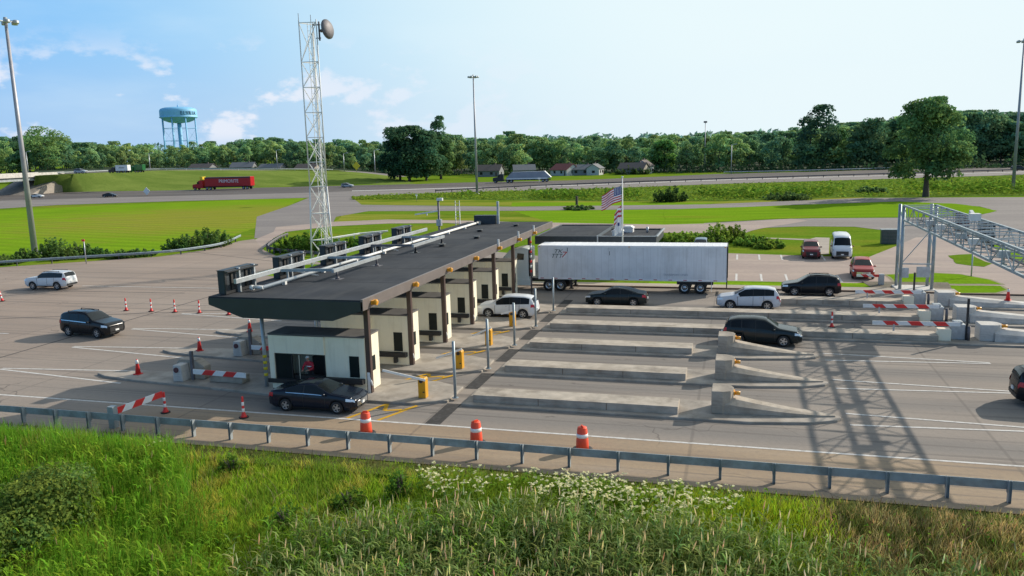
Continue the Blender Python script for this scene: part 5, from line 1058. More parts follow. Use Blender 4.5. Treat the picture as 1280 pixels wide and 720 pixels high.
# ------------------------------------------------------------------ roadside signs and boxes
def road_sign(px, py, pt, label, m, shape='diamond', s=.6, z=0, postm='galvanised'):
    p = at(px, py, z); h = ztop(p.x, p.y, pt)-z; t = thing('road_sign', label, 'road sign', (p.x, p.y, z))
    mb = MB(); mb.cyl((0, 0, 0), (0, 0, h), .06 if s < 1 else .12); mb.build('post', postm, t); mb = MB()
    if shape == 'diamond': mb.prism([(0, h-2*s), (s, h-s), (0, h), (-s, h-s)], 'y', -.12, -.07)
    else: mb.prism([(-s, h-s*1.2), (s, h-s*1.2), (s, h), (-s, h)], 'y', -.12, -.07)
    mb.build('plate', m, t); return t
road_sign(184, 244.5, 234, 'small pale diamond sign at the highway edge', 'white_paint', 'diamond', 1.4)
road_sign(446, 215, 202, 'yellow warning sign by the curve of the raised road', 'band_yellow', 'diamond', 2.0, 4.0)
road_sign(108, 330, 299, 'small red and white sign on a thin leaning post among the left shrubs', 'safety_red', 'plate', .22)
road_sign(264, 306, 293, 'small white plate sign in the shrub at the rail end', 'white_paint', 'plate', .35)
road_sign(1214, 346, 316, 'thin bare sign post on the little lawn island at the right', 'galvanised', 'plate', .08)
road_sign(674, 232, 222, 'small white marker post at the highway edge below the tarped trailer', 'white_paint', 'plate', .45)
road_sign(521, 252, 243, 'thin white marker post in the grass behind the tower', 'white_paint', 'plate', .3)
p = at(1112, 306); t = thing('utility_cabinet', 'slatted grey green utility cabinet on the lawn', 'cabinet', (p.x, p.y+1, 0))
mb = MB(); mb.box(-.85, -.5, 0, .85, .5, 1.72); mb.build('housing', 'utility_green', t, bevel=.02); mb = MB()
for i in range(9): mb.box(-.8, -.52, .15+i*.17, .8, -.5, .21+i*.17)
mb.box(-.01, -.535, .1, .01, -.521, 1.65); mb.build('louvres', 'weathered_steel', t); mb = MB(); mb.box(-.95, -.6, 1.721, .95, .6, 1.8); mb.build('lid', 'rail_steel', t)
p = at(721, 256.5); t = thing('well_stub', 'small dark post ringed by weeds on the lawn left of the flag', 'post', p); mb = MB(); mb.box(-.25, -.25, 0, .25, .25, 2.0); mb.build('post', 'bark', t)
# ------------------------------------------------------------------ toll attendant leaning at the booth window
def person():
    t = thing('person', 'person in a red jacket with a pale cap leaning at the booth window', 'person', (-21.95, 37.35, .22))
    sk = [((0, .12, .92), .15), ((0, .05, 1.12), .15), ((0, -.08, 1.34), .16), ((0, -.16, 1.48), .08), ((0, -.19, 1.56), .065),
          ((.19, -.1, 1.38), .075), ((.3, -.22, 1.14), .06), ((.22, -.48, 1.08), .045), ((.17, -.58, 1.1), .03),
          ((-.19, -.1, 1.38), .075), ((-.3, -.2, 1.14), .06), ((-.2, -.44, 1.05), .045), ((-.14, -.53, 1.05), .03),
          ((.1, .12, .86), .11), ((.11, .1, .48), .085), ((.11, .14, .08), .06), ((.11, .0, .05), .05), ((-.1, .12, .86), .11), ((-.11, .1, .48), .085), ((-.11, .14, .08), .06), ((-.11, .0, .05), .05)]
    ed = [(0, 1), (1, 2), (2, 3), (3, 4), (2, 5), (5, 6), (6, 7), (7, 8), (2, 9), (9, 10), (10, 11), (11, 12), (0, 13), (13, 14), (14, 15), (15, 16), (0, 17), (17, 18), (18, 19), (19, 20)]
    me = bpy.data.meshes.new('body'); me.from_pydata([v for v, r in sk], ed, []); o = link('body', me, t)
    md = o.modifiers.new('skin', 'SKIN'); 
    for i, (v, r) in enumerate(sk): me.skin_vertices[0].data[i].radius = (r, r)
    me.skin_vertices[0].data[0].use_root = True
    sb = o.modifiers.new('sub', 'SUBSURF'); sb.levels = sb.render_levels = 2
    dg = bpy.context.evaluated_depsgraph_get(); me2 = bpy.data.meshes.new_from_object(o.evaluated_get(dg)); o.modifiers.clear(); o.data = me2
    for m in ('flag_red', 'trim_black', 'skin', 'white_paint'): me2.materials.append(MATS[m])
    for p in me2.polygons:
        c = p.center; p.use_smooth = True
        p.material_index = 1 if c.z < .95 and abs(c.y-.1) < .25 else (2 if (c.z > 1.5 or c.y < -.5) else 0)
    # head with face, hands, vest stripes
    mb = MB(); mb.ball((0, -.22, 1.66), (.078, .095, .115), 16); mb.ball((0, -.315, 1.655), (.014, .022, .022), 6); mb.ball((.08, -.2, 1.655), (.012, .025, .033), 6); mb.ball((-.08, -.2, 1.655), (.012, .025, .033), 6); mb.build('head', 'skin', t)
    mb = MB()
    for s in (-1, 1): mb.ball((s*.03, -.307, 1.68), (.013, .008, .008), 6)
    mb.box(-.025, -.312, 1.603, .025, -.3, 1.611); mb.build('face', 'trim_black', t)
    mb = MB(); mb.ball((0, -.2, 1.70), (.088, .103, .09), 14); mb.box(-.06, -.36, 1.70, .06, -.26, 1.712); mb.build('cap', 'white_paint', t)
    for s, (hx, hy, hz) in ((1, (.17, -.6, 1.1)), (-1, (-.14, -.55, 1.05))):
        mb = MB(); mb.ball((hx, hy-.03, hz), (.04, .05, .018), 8)
        for i in range(4): mb.cyl((hx-.03+i*.02, hy-.07, hz), (hx-.032+i*.021, hy-.125-.01*(i in (1, 2)), hz-.012), .009, .007, n=6)
        mb.cyl((hx-s*.035, hy-.02, hz), (hx-s*.065, hy-.065, hz-.005), .011, .009, n=6); mb.build('hand', 'skin', t)
    mb = MB(); mb.lathe([(.185, 1.16), (.2, 1.165), (.2, 1.21), (.185, 1.215)], 16, c=(0, .02)); mb.build('reflective_stripe', 'reflective_white', t)
person()
#@@PART4
# ------------------------------------------------------------------ vegetation
def np_mesh(name, verts, quads, cols, m, tris=None):
    """verts (n,3), quads (q,4), cols (n,3)"""
    me = bpy.data.meshes.new(name); nq = len(quads); nt = 0 if tris is None else len(tris)
    me.vertices.add(len(verts)); me.vertices.foreach_set('co', np.asarray(verts, np.float32).ravel())
    loops = np.asarray(quads, np.int32).ravel(); starts = np.arange(nq, dtype=np.int32)*4
    if nt: loops = np.concatenate([loops, np.asarray(tris, np.int32).ravel()]); starts = np.concatenate([starts, nq*4+np.arange(nt, dtype=np.int32)*3])
    me.loops.add(len(loops)); me.loops.foreach_set('vertex_index', loops); me.polygons.add(nq+nt); me.polygons.foreach_set('loop_start', starts)
    a = me.color_attributes.new('Col', 'FLOAT_COLOR', 'POINT'); c4 = np.ones((len(verts), 4), np.float32); c4[:, :3] = cols; a.data.foreach_set('color', c4.ravel())
    me.materials.append(MATS[m] if isinstance(m, str) else m); me.update(calc_edges=True); me.validate(); return me
attr_mat('tree_leaves', (1, 1, 1), transl=.45, objvar=.2); attr_mat('weed_leaves', (1.38, 1.3, 1.0), transl=.5)
def unit(v): return v/np.maximum(np.linalg.norm(v, axis=1, keepdims=True), 1e-6)
def cards(c, nrm, size, cols, r, aspect=.62):
    """leaf-clump cards: bent pointed quads, two faces folded along the middle"""
    n = len(c); t = unit(np.cross(nrm, r.normal(size=(n, 3)))); b = np.cross(nrm, t); s = size[:, None]
    p0 = c-t*s; p1 = c+b*s*aspect+nrm*s*.15; p2 = c+t*s; p3 = c-b*s*aspect+nrm*s*.15
    v = np.stack([p0, p1, p2, p3], 1).reshape(-1, 3); q = np.arange(n*4).reshape(n, 4); return v, q, np.repeat(cols, 4, 0)
def crown(seed, h, r, z0, n, size, base, spread=.5, nblob=26, top=1.0, lean=(0, 0), squash=1.0):
    g = np.random.default_rng(seed); H_ = h-z0
    bz = g.uniform(.06, .96, nblob); env = np.sin(np.pi*np.clip(bz*.86+.10, 0, 1))**.6*top**bz
    th = g.uniform(0, 2*np.pi, nblob); rr = r*env*np.sqrt(g.uniform(.08, 1, nblob))*1.6*spread
    bc = np.stack([np.cos(th)*rr+lean[0]*bz, np.sin(th)*rr+lean[1]*bz, z0+bz*H_], 1); br = r*g.uniform(.27, .5, nblob)*(.6+.5*env)*(24/nblob)**.22
    bc[0] = (lean[0], lean[1], h-br[0]*.8)
    bl = g.uniform(.78, 1.22, nblob)
    i = g.choice(nblob, n, p=br**2/np.sum(br**2)); d = unit(g.normal(size=(n, 3))); d[:, 2] = np.where(d[:, 2] < -.35, -d[:, 2]*.6, d[:, 2]); d = unit(d)
    rad = br[i]*(g.uniform(.35, 1.05, n)**.5); c = bc[i]+d*rad[:, None]*np.array([1, 1, .8*squash])
    c[:, 2] = np.clip(c[:, 2], z0*.6, h)
    nrm = unit(d+g.normal(size=(n, 3))*.55+np.array([0, 0, .25])); s = size*g.uniform(.55, 1.35, n)
    depth = .74+.26*(rad/br[i])**2; lum = bl[i]*depth*g.uniform(.82, 1.2, n)*(.8+.3*(c[:, 2]-z0)/H_)  # leaves coloured darker inside each clump and toward the crown foot, as painted shade
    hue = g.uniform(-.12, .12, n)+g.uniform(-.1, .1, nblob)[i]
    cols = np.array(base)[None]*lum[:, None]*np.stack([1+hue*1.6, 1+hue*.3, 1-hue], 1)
    return cards(c, nrm, s, np.clip(cols, 0, 1), g)
def trunk_mb(seed, h, r, z0, crown_r):
    g = random.Random(seed); mb = MB(); pts = [Vector((0, 0, -.1))]
    for i in range(1, 6): pts.append(Vector((g.uniform(-.15, .15)*r*1.5, g.uniform(-.15, .15)*r*1.5, h*.75*i/5)))
    for i in range(5): mb.cyl(pts[i], pts[i+1], r*(1.25 if i == 0 else 1-.17*i), r*(1-.17*(i+1)), n=8, caps=False)
    for i in range(7):
        a = g.uniform(0, 6.28); z = z0+(h*.7-z0)*g.uniform(.0, .9); k = min(4, int(z/(h*.75)*5)); p = pts[k].lerp(pts[k+1], .5); p = Vector((p.x, p.y, z))
        q = p+Vector((math.cos(a)*crown_r*.65, math.sin(a)*crown_r*.65, h*.2)); mid = p.lerp(q, .5)+Vector((0, 0, -.02*h)); mb.cyl(p, mid, r*.34, r*.2, n=6, caps=False); mb.cyl(mid, q, r*.2, r*.06, n=6, caps=False)
    return mb
def tree(name, label, loc, seed, h, r, z0, n, size, base, group=None, tr=.3, rz=0, **kw):
    t = thing(name, label, 'tree', loc, rz, group)
    trunk_mb(seed, h, tr, max(z0, h*.12), r).build('trunk', 'bark', t)
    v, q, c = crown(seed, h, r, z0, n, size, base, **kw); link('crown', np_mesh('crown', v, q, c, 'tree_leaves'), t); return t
DARK, MID, OLIVE, PALE = (.17, .32, .17), (.225, .39, .175), (.27, .42, .16), (.30, .45, .18)  # woodland leaf colours, distance haze tinted in as extra blue
# single trees that stand out
p = at(1157, 246); h = ztop(p.x, p.y, 122)
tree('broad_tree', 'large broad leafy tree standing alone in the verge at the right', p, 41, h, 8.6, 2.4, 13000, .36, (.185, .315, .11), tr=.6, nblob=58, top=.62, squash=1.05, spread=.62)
p = at(512, 226.5); tree('dark_tree', 'massive dark rounded tree group beyond the highway left of centre', p, 11, ztop(p.x, p.y, 158), 12.2, .6, 9000, .62, (.075, .16, .09), tr=.6, nblob=60)
p = at(497, 226.5); tree('dark_tree', 'left shoulder of the dark trees beyond the highway', p+Vector((0, 3, 0)), 12, ztop(p.x, p.y, 159), 8.8, .5, 6000, .6, (.07, .15, .085), tr=.5, nblob=36)
p = at(531, 226); tree('dark_tree', 'right shoulder of the dark trees under the tall airy one', p+Vector((0, 2, 0)), 15, ztop(p.x, p.y, 164), 9.5, .5, 6500, .6, (.085, .18, .1), tr=.5, nblob=36)
p = at(543, 225); tree('tall_tree', 'tall airy tree rising above the dark trees beyond the highway', p+Vector((0, 8, 0)), 5, ztop(p.x, p.y+8, 145), 6.6, 3, 4200, .5, (.13, .24, .12), tr=.4, nblob=44, top=.8, spread=.42)
p = at(548, 224.5); tree('round_tree', 'lighter round tree at the right side of the dark trees', p+Vector((0, 4, 0)), 14, ztop(p.x, p.y, 170), 7, .6, 3600, .6, (.14, .26, .10), tr=.4)
for (px, py, pt, r, base, lab, s) in ((1012, 213, 132, 9.5, (.10, .2, .115), 'tall dark tree with a ragged leaning top in the right woods', 21), (60, 215, 158, 13, (.21, .35, .12), 'big rounded pale green tree at the far left behind the mast', 22), (24, 214, 170, 8, (.09, .18, .11), 'dark tree at the left edge beside the light mast', 23),
        (1085, 212, 147, 10, (.12, .235, .12), 'dense full tree left of the lone broad tree', 24), (1225, 208, 138, 10, (.13, .25, .14), 'big woodland tree right of the lone broad tree', 25), (1268, 206, 141, 9, (.11, .21, .13), 'dark woodland tree beside the right light mast', 26), (1120, 210, 150, 8, (.14, .26, .13), 'woodland tree just left behind the lone broad tree', 27),
        (830, 216, 176, 7, (.2, .36, .09), 'bright yellow green tree right of the white gabled house', 28), (662, 214, 178, 3.2, (.21, .3, .05), 'narrow yellowish tree left of the brown bare ones', 29), (684, 214, 186, 5, (.15, .155, .085), 'sparse brownish tree beside the red-roofed house', 30), (765, 216, 196, 4, (.12, .25, .045), 'bushy bright green tree right of the white garage', 31), (470, 211, 182, 4, (.16, .27, .06), 'small light green tree at the raised road curve', 32)):
    z = 6.5 if px < 100 else 0; p = at(px, py, z); p = p+Vector((p.x*.04, p.y*.04, 0))
    tree('woodland_tree', lab, p, s, ztop(p.x, p.y, pt)-z, r, 1.2, 3800, .62, base, tr=.45, nblob=34, lean=(4, 0) if s == 21 else (0, 0))
# the woodland: individually planted trees, shared meshes
protos = []
for i, (base, r, n) in enumerate(((DARK, 5.6, 1700), (MID, 6.2, 1700), (OLIVE, 5.8, 1600), (DARK, 6.6, 1800), (MID, 5.2, 1500), (PALE, 5.4, 1500), (OLIVE, 6.8, 1800))):
    t = tree('woodland_tree', 'leafy tree in the woodland belt along the horizon', (0, 0, 0), 100+i, 16, r, .8, n, .62, base, 'trees of the woodland belt', tr=.3, nblob=24); protos.append(t)
SKY_ = [(-150, 176), (0, 172), (30, 168), (85, 172), (105, 179), (150, 178), (200, 184), (250, 178), (300, 175), (345, 171), (380, 176), (430, 175), (478, 178), (520, 172), (565, 165), (600, 172), (640, 166), (700, 170), (730, 172), (760, 169), (800, 171), (850, 167), (880, 168), (930, 165), (960, 164), (1000, 160), (1050, 155), (1080, 151), (1110, 147), (1160, 140), (1210, 139), (1240, 139), (1280, 142), (1450, 138)]
sx_, sy_ = zip(*SKY_); first = [True]*len(protos); cnt = 0
rr_ = random.Random(5)
for row, (dist, step, drop) in enumerate(((1.0, 13.5, 9), (1.16, 11.5, 3), (1.36, 12.5, 0))):
    px = -140+row*5
    while px < 1420:
        px += step*rr_.uniform(.7, 1.3)
        basey = np.interp(px, [-150, 0, 480, 560, 700, 900, 1280, 1450], [216, 213, 211.5, 213, 211, 211, 202.5, 199])
        z = 6.0 if px < 350 else max(0, 6*(480-px)/130) if px < 480 else 0
        D = np.interp(px, [-150, 480, 600, 900, 1450], [430, 430, 420, 400, 400])*dist*rr_.uniform(.97, 1.05)
        a = at_depth(px, basey, D); X_, Y_ = a.x, a.y
        h = ztop(X_, Y_, np.interp(px, sx_, sy_)+drop*rr_.uniform(.2, 1.6)+rr_.uniform(-1.5, 4.5)) - z
        h = max(8, min(h, 30)); k = rr_.randrange(7); s = h/16
        if px > 960: k = rr_.choice((0, 1, 3, 4, 6))
        sc = (s*rr_.uniform(.85, 1.15), s*rr_.uniform(.85, 1.15), s)
        if first[k]: t = protos[k]; t.location = (X_, Y_, z); t.scale = sc; t.rotation_euler = (0, 0, rr_.uniform(0, 6.28)); first[k] = False
        else: copy_tree(protos[k], None, (X_, Y_, z), rr_.uniform(0, 6.28), sc)
        cnt += 1
# undergrowth along the foot of the woods, and the far woods, haze tinted into their colour
def mass(name, label, cat, pos, size, base, nrm_up=.5, lum=(.7, 1.3), m='tree_leaves', seed=1):
    g = np.random.default_rng(seed); n = len(pos); nrm = unit(g.normal(size=(n, 3))+np.array([0, -.4, nrm_up])); c = np.array(base)[None]*g.uniform(*lum, n)[:, None]*np.stack([1+g.uniform(-.2, .25, n), np.ones(n), 1+g.uniform(-.2, .2, n)], 1)
    v, q, c = cards(pos, nrm, size*g.uniform(.6, 1.4, n), c, g); return tag(link(name, np_mesh(name, v, q, c, m)), label, cat, kind='stuff')
g = np.random.default_rng(3); P = []
for i in range(9000):
    px = g.uniform(-150, 1430); z0 = 6.0 if px < 350 else max(0, 6*(480-px)/130) if px < 480 else 0
    D = np.interp(px, [-150, 480, 600, 900, 1450], [415, 415, 398, 374, 368])*g.uniform(.99, 1.04); a = at_depth(px, 210, D)
    if 575 < px < 830 and g.uniform() < .6: continue
    P.append((a.x, a.y, z0+abs(g.normal())*1.6*(1+.6*math.sin(px*.13)+.3*math.sin(px*.41))))
mass('undergrowth', 'dark tangled undergrowth along the foot of the woodland', 'undergrowth', np.array(P), .7, (.055, .105, .05), seed=4)
P = []
for i in range(9000):
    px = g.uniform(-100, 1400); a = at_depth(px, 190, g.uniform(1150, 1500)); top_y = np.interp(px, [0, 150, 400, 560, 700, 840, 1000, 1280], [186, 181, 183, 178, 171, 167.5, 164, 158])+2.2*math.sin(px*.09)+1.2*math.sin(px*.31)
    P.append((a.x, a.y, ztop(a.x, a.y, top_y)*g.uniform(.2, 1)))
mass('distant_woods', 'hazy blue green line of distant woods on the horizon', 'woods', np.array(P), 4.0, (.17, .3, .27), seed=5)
# tall grass on the highway bank
P = []; S = []
while len(P) < 17000:
    px = g.uniform(440, 1420); u = g.uniform(); yt = np.interp(px, [440, 580, 900, 1280, 1420], [247, 241, 231.5, 220.5, 216.5]); yb = np.interp(px, [440, 560, 640, 800, 900, 1080, 1280, 1420], [250, 249, 250, 251.5, 251, 246, 244.5, 243.5])
    a = at(px, yb+(yt-yb)*u); n1 = .5+.5*math.sin(a.x*.17+1.3*math.sin(a.y*.11)); P.append((a.x, a.y, g.uniform(.03, .5)*(1.0+.9*n1*(g.uniform() < .3))))
mass('tall_grass', 'rank tall grass on the bank below the highway', 'grass', np.array(P), .34, (.17, .265, .04), 3, (.8, 1.2), 'weed_leaves', 6)
P = []
while len(P) < 4200:
    px = g.uniform(545, 1420); yb = np.interp(px, [540, 640, 800, 900, 1080, 1280, 1420], [249, 250, 251.5, 251, 246, 244.5, 243.5]); yt = np.interp(px, [440, 580, 900, 1280, 1420], [247, 241, 231.5, 220.5, 216.5])
    a = at(px, yb+(yt-yb)*g.uniform(.1, .5)); n1 = math.sin(a.x*.13+.7)+math.sin(a.x*.31+a.y*.2)
    if n1 > .2: P.append((a.x, a.y, g.uniform(.1, 1.9)))
mass('bank_scrub', 'darker scrub patches in the grass of the highway bank', 'scrub', np.array(P), .45, (.12, .22, .035), 2, (.8, 1.2), 'weed_leaves', 8)
# shrubs
def bushy(seed, h, r, n, size, base, ns):
    """many upright leafy shoots under a ragged dome"""
    g = np.random.default_rng(seed); a = g.uniform(0, 2*np.pi, ns); q = np.sqrt(g.uniform(0, 1, ns)); sx, sy = np.cos(a)*q*r*.85, np.sin(a)*q*r*.85
    sh = h*np.sqrt(np.clip(1-.8*q**2, .05, 1))*g.uniform(.55, 1.05, ns); i = g.choice(ns, n, p=sh/sh.sum()); u = g.uniform(0.02, 1, n)
    lean = .25*r*q[i]*u; w = (.16+.22*r*(1-u)**.5)*g.uniform(.3, 1, n); b = g.uniform(0, 2*np.pi, n)
    c = np.stack([sx[i]+np.cos(a[i])*lean+np.cos(b)*w*.7, sy[i]+np.sin(a[i])*lean+np.sin(b)*w*.7, sh[i]*u], 1)
    d = np.stack([np.cos(b), np.sin(b), .3+.9*u], 1); nrm = unit(d+g.normal(size=(n, 3))*.5)
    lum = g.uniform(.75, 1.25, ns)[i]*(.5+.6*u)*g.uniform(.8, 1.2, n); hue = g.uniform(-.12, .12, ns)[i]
    cols = np.array(base)[None]*lum[:, None]*np.stack([1+hue*1.5, 1+hue*.3, 1-hue], 1); return cards(c, nrm, size*g.uniform(.55, 1.35, n), np.clip(cols, 0, 1), g)
def shrub(label, loc, h, r, n, size, base, seed, name='shrub', nb=14, group=None, sq=1.0, dense=False):
    t = thing(name, label, 'shrub', loc, 0, group); mb = MB(); gg = random.Random(seed)
    for i in range(6): mb.cyl((0, 0, -.05), (gg.uniform(-.5, .5)*r, gg.uniform(-.5, .5)*r, h*.7), .05, .015, n=5)
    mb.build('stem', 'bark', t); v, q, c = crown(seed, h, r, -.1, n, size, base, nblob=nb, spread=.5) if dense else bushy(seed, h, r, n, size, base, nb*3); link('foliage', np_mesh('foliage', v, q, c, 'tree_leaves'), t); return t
for i, (px, py, h, r, lab) in enumerate(((10, 330, 1.6, 2.2, 'low dark shrub at the left frame edge behind the guard rail'), (35, 326, 2.2, 2.0, 'shrub at the foot of the left light mast'), (68, 322, 3.6, 2.2, 'tallest shrub right of the left light mast'), (82, 324, 2.0, 2.2, 'low shrub beside the thin leaning sign'), (100, 321, 2.6, 2.0, 'shrub behind the red and white sign'), (122, 322, 1.9, 1.8, 'small shrub right of the red and white sign'), (155, 322, 1.5, 2.4, 'wispy low shrub midway along the left guard rail'), (178, 320, 1.3, 2.0, 'lowest shrub along the left guard rail'),
        (222, 313, 2.4, 2.2, 'rounded shrub left of the clipped bush at the rail end'), (238, 312, 3.3, 2.2, 'bushy shrub next to the clipped bush at the rail end'), (258, 309, 3.6, 3.2, 'big clipped looking bush at the end of the left guard rail'), (270, 307, 3.4, 2.6, 'right half of the bush mass at the rail end'))):
    shrub(lab, at(px, py), h*.8, r*.85, 1500, .16, (.11, .2, .05), 200+i, sq=1.1)
for i, (px, py, h, r, lab) in enumerate(((385, 316, 3.0, 3.6, 'dense shrub inside the bent guard rail'), (368, 315, 2.2, 2.6, 'smaller shrub left inside the bent guard rail'), (415, 316, 2.0, 2.4, 'low shrub at the foot of the radio tower'), (440, 312, 1.6, 2.2, 'low shrub right of the radio tower'))):
    shrub(lab, at(px, py), h, r, 1800, .19, (.1, .195, .03), 230+i)
for i, (px, py, h, r, lab) in enumerate(((897, 303, 3.6, 1.8, 'upright bush above the blue car'), (917, 302, 3.2, 1.7, 'second upright bush right of the blue car'), (940, 306, 1.8, 2.4, 'spreading low bush left of the maroon car'), (960, 309, 1.5, 2.2, 'lowest spreading bush near the parking lot'), (860, 303, 2.0, 2.6, 'bush behind the trailer roof left of the blue car'), (885, 306, 1.8, 2.6, 'grassy bush hidden behind the blue car'), (842, 304, 2.0, 2.2, 'bush at the corner of the flat-roofed building'))):
    shrub(lab, at(px, py), h*.72, r, 1700, .17, (.19, .32, .05), 250+i)
for i, (px, py, h, r, lab) in enumerate(((712, 218.2, 3.6, 5.5, 'low bushes at the foot of the white gabled house'), (733, 218.2, 3.4, 5, 'low bushes before the long grey house'), (785, 218, 4.2, 6, 'bushes before the tan house'), (801, 218, 3.4, 4.5, 'low bush under the white gable end'), (640, 219, 3, 6, 'bushes behind the tarped trailer'), (985, 249.5, 1.8, 5, 'pale scrubby bush in the highway bank left of the lone tree'), (1090, 241, 1.6, 4, 'grey green bush in the bank just left of the lone tree'), (724, 262, .8, 3, 'ring of weeds round the small dark post'), (838, 252, 3.5, 3.6, 'rounded dark bush in the highway bank right of the flag'))):
    shrub(lab, at(px, py), h, r, 900, .35, (.13, .21, .07) if i not in (8, 0, 1, 2, 3, 4) else (.075, .14, .04), 270+i)
# houses among the trees
mat('house_white', (.5, .5, .48), .7); mat('house_grey', (.22, .23, .24), .7); mat('house_tan', (.36, .31, .26), .7); mat('roof_red', (.22, .06, .05), .8); mat('roof_grey', (.16, .165, .175), .8); mat('roof_brown', (.12, .095, .085), .8)
def house(px, py, D, z, w, d, h, rh, wall, roof, label, rz=0.0):
    a = at_depth(px, py, D); t = thing('house', label, 'house', (a.x, a.y, z), rz)
    mb = MB(); mb.box(-w/2, -d/2, 0, w/2, d/2, h); mb.prism([(-d/2, h), (d/2, h), (0, h+rh)], 'x', -w/2, w/2); mb.build('wall', wall, t)
    mb = MB()
    for s in (-1, 1): mb.add([(-w/2-.4, s*(d/2+.5), h-.35), (w/2+.4, s*(d/2+.5), h-.35), (w/2+.4, 0, h+rh+.02), (-w/2-.4, 0, h+rh+.02), (-w/2-.4, s*(d/2+.5), h-.15), (w/2+.4, s*(d/2+.5), h-.15), (w/2+.4, 0, h+rh+.25), (-w/2-.4, 0, h+rh+.25)], [(0, 1, 2, 3), (7, 6, 5, 4), (0, 4, 5, 1), (1, 5, 6, 2), (2, 6, 7, 3), (3, 7, 4, 0)])
    r_ = mb.build('roof', roof, t); q = MB(); q.box(w*.2, .3, h+rh*.5, w*.2+.7, 1.0, h+rh+.9); q.build('chimney', 'roof_brown', r_)
    for x in (-w*.3, w*.12):
        q = MB(); q.box(x, -d/2-.04, 1.0, x+1.3, -d/2-.01, 2.2); q.build('window', 'dark_glass', t)
    q = MB(); q.box(w*.33, -d/2-.04, .05, w*.33+1, -d/2-.01, 2.1); q.build('door', 'roof_brown', t)
    for s in (-1, 1):
        q = MB(); q.box(s*(w/2+.01), -1, 1.0, s*(w/2+.04), .4, 2.1); q.build('window', 'dark_glass', t)
house(706, 217, 372, 0, 11, 8, 2.8, 2.4, 'house_white', 'roof_red', 'white gabled house with a red roof among the trees', R(-35))
house(728, 217, 372, 0, 10, 7, 2.8, 1.8, 'house_grey', 'roof_grey', 'long grey low house beside the white gabled one')
house(744, 217.5, 370, 0, 6.5, 6, 3.2, 1.7, 'house_white', 'roof_grey', 'small white garage right of the grey house', R(80))
house(792, 216.5, 372, 0, 12, 8, 2.8, 2.2, 'house_tan', 'roof_brown', 'tan brown-roofed house right of the flag pole', R(-12))
house(805, 216.5, 378, 0, 6, 7, 3.6, 2.4, 'house_white', 'roof_brown', 'white gable end showing behind the tan house', R(75))
house(612, 216, 375, 0, 12, 8, 3, 2.4, 'house_grey', 'roof_brown', 'dim brown-roofed house left of the tarped trailer')
house(655, 214.5, 372, 0, 10, 7, 3, 2.2, 'house_grey', 'roof_grey', 'grey house above the tarped trailer', R(20))
house(254, 212.5, 410, 4.4, 14, 8, 2.6, 2.0, 'house_grey', 'roof_brown', 'brown-roofed house above the red truck')
house(305, 212, 412, 4.2, 13, 8, 2.6, 2.4, 'house_grey', 'roof_grey', 'pale grey-roofed house on the embankment left of the lattice tower', R(10))
house(341, 211.5, 412, 3.6, 14, 8, 2.4, 2.0, 'house_grey', 'roof_grey', 'second grey-roofed house nearer the lattice tower')
house(385, 211.5, 412, 2.9, 12, 8, 2.6, 2.0, 'house_tan', 'roof_brown', 'brown house seen behind the lattice tower')
a = at_depth(832, 195, 520); t = thing('flat_building', 'pale flat-roofed building far off between the treetops', 'building', (a.x, a.y, 0)); zt = ztop(a.x, a.y, 184.5)
mb = MB(); mb.box(-9, -6, 0, 9, 6, zt-.8); mb.build('wall', 'house_grey', t); mb = MB(); mb.box(-9.6, -6.6, zt-.79, 9.6, 6.6, zt); mb.build('roof', 'pale_concrete', t)
for i in range(5): mb = MB(); mb.box(-8+i*3.4, -6.05, zt-3.4, -5.6+i*3.4, -6.01, zt-1.6); mb.build('window', 'dark_glass', t)

# ------------------------------------------------------------------ foreground weeds
def gz(y): return np.where(y > 28.2, 0.0, np.where(y < 21, -.9, -.9*(28.2-y)/7.2))
def vproj(X, Y, Z_):
    P_ = np.stack([X, Y, Z_-CH], 1) @ CM.T; return 640+CF*P_[:, 0]/P_[:, 2], 360+CF*P_[:, 1]/P_[:, 2]
def vnoise(x, y, f, s):
    return (np.sin(x*f+s)+np.sin(y*f*1.3+s*2.1)+np.sin((x+y)*f*.7+s*.7)+np.sin((x-1.4*y)*f*1.9+s*3)+np.sin((1.7*x+.6*y)*f*2.7+s*1.3))/5
def blades(x, y, h, w, lean, cols, g, bend=.5, seg=3, z0=None):
    n = len(x); a = g.uniform(0, 2*np.pi, n); la = g.uniform(0, 2*np.pi, n)
    z = gz(y) if z0 is None else z0; dx, dy = np.cos(a), np.sin(a); lx, ly = np.cos(la)*lean*h, np.sin(la)*lean*h
    V = []; C = []
    for k in range(seg+1):
        u = k/seg; ww = w*(1-u**1.5*.92)*.5; off = u**2
        for s in (-1, 1):
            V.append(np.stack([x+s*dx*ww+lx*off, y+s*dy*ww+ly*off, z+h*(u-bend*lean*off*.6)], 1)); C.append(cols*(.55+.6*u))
    V = np.stack(V, 1).reshape(-1, 3); C = np.stack(C, 1).reshape(-1, 3); m = 2*(seg+1); b = np.arange(n)[:, None]*m
    q = np.concatenate([b+np.array([2*k, 2*k+1, 2*k+3, 2*k+2])[None] for k in range(seg)], 0); return V, q, np.clip(C, 0, 1)
def join(parts):
    V, Q, C, o = [], [], [], 0
    for v, q, c in parts: V.append(v); Q.append(q+o); C.append(c); o += len(v)
    return np.concatenate(V), np.concatenate(Q), np.concatenate(C)
g = np.random.default_rng(21)
NB = 330000
x = g.uniform(-46, 24, NB); y = g.uniform(13, 29.5, NB)
px, py = vproj(x, y, gz(y)+.4)
keep = (px > -120) & (px < 1400) & (py < 830) & ((y < 28.9) | (px < 215)); x, y, px, py = x[keep], y[keep], px[keep], py[keep]
n1 = vnoise(x, y, .55, 1.0); n2 = vnoise(x, y, 1.4, 4.0); n3 = vnoise(x, y, 3.2, 2.0)
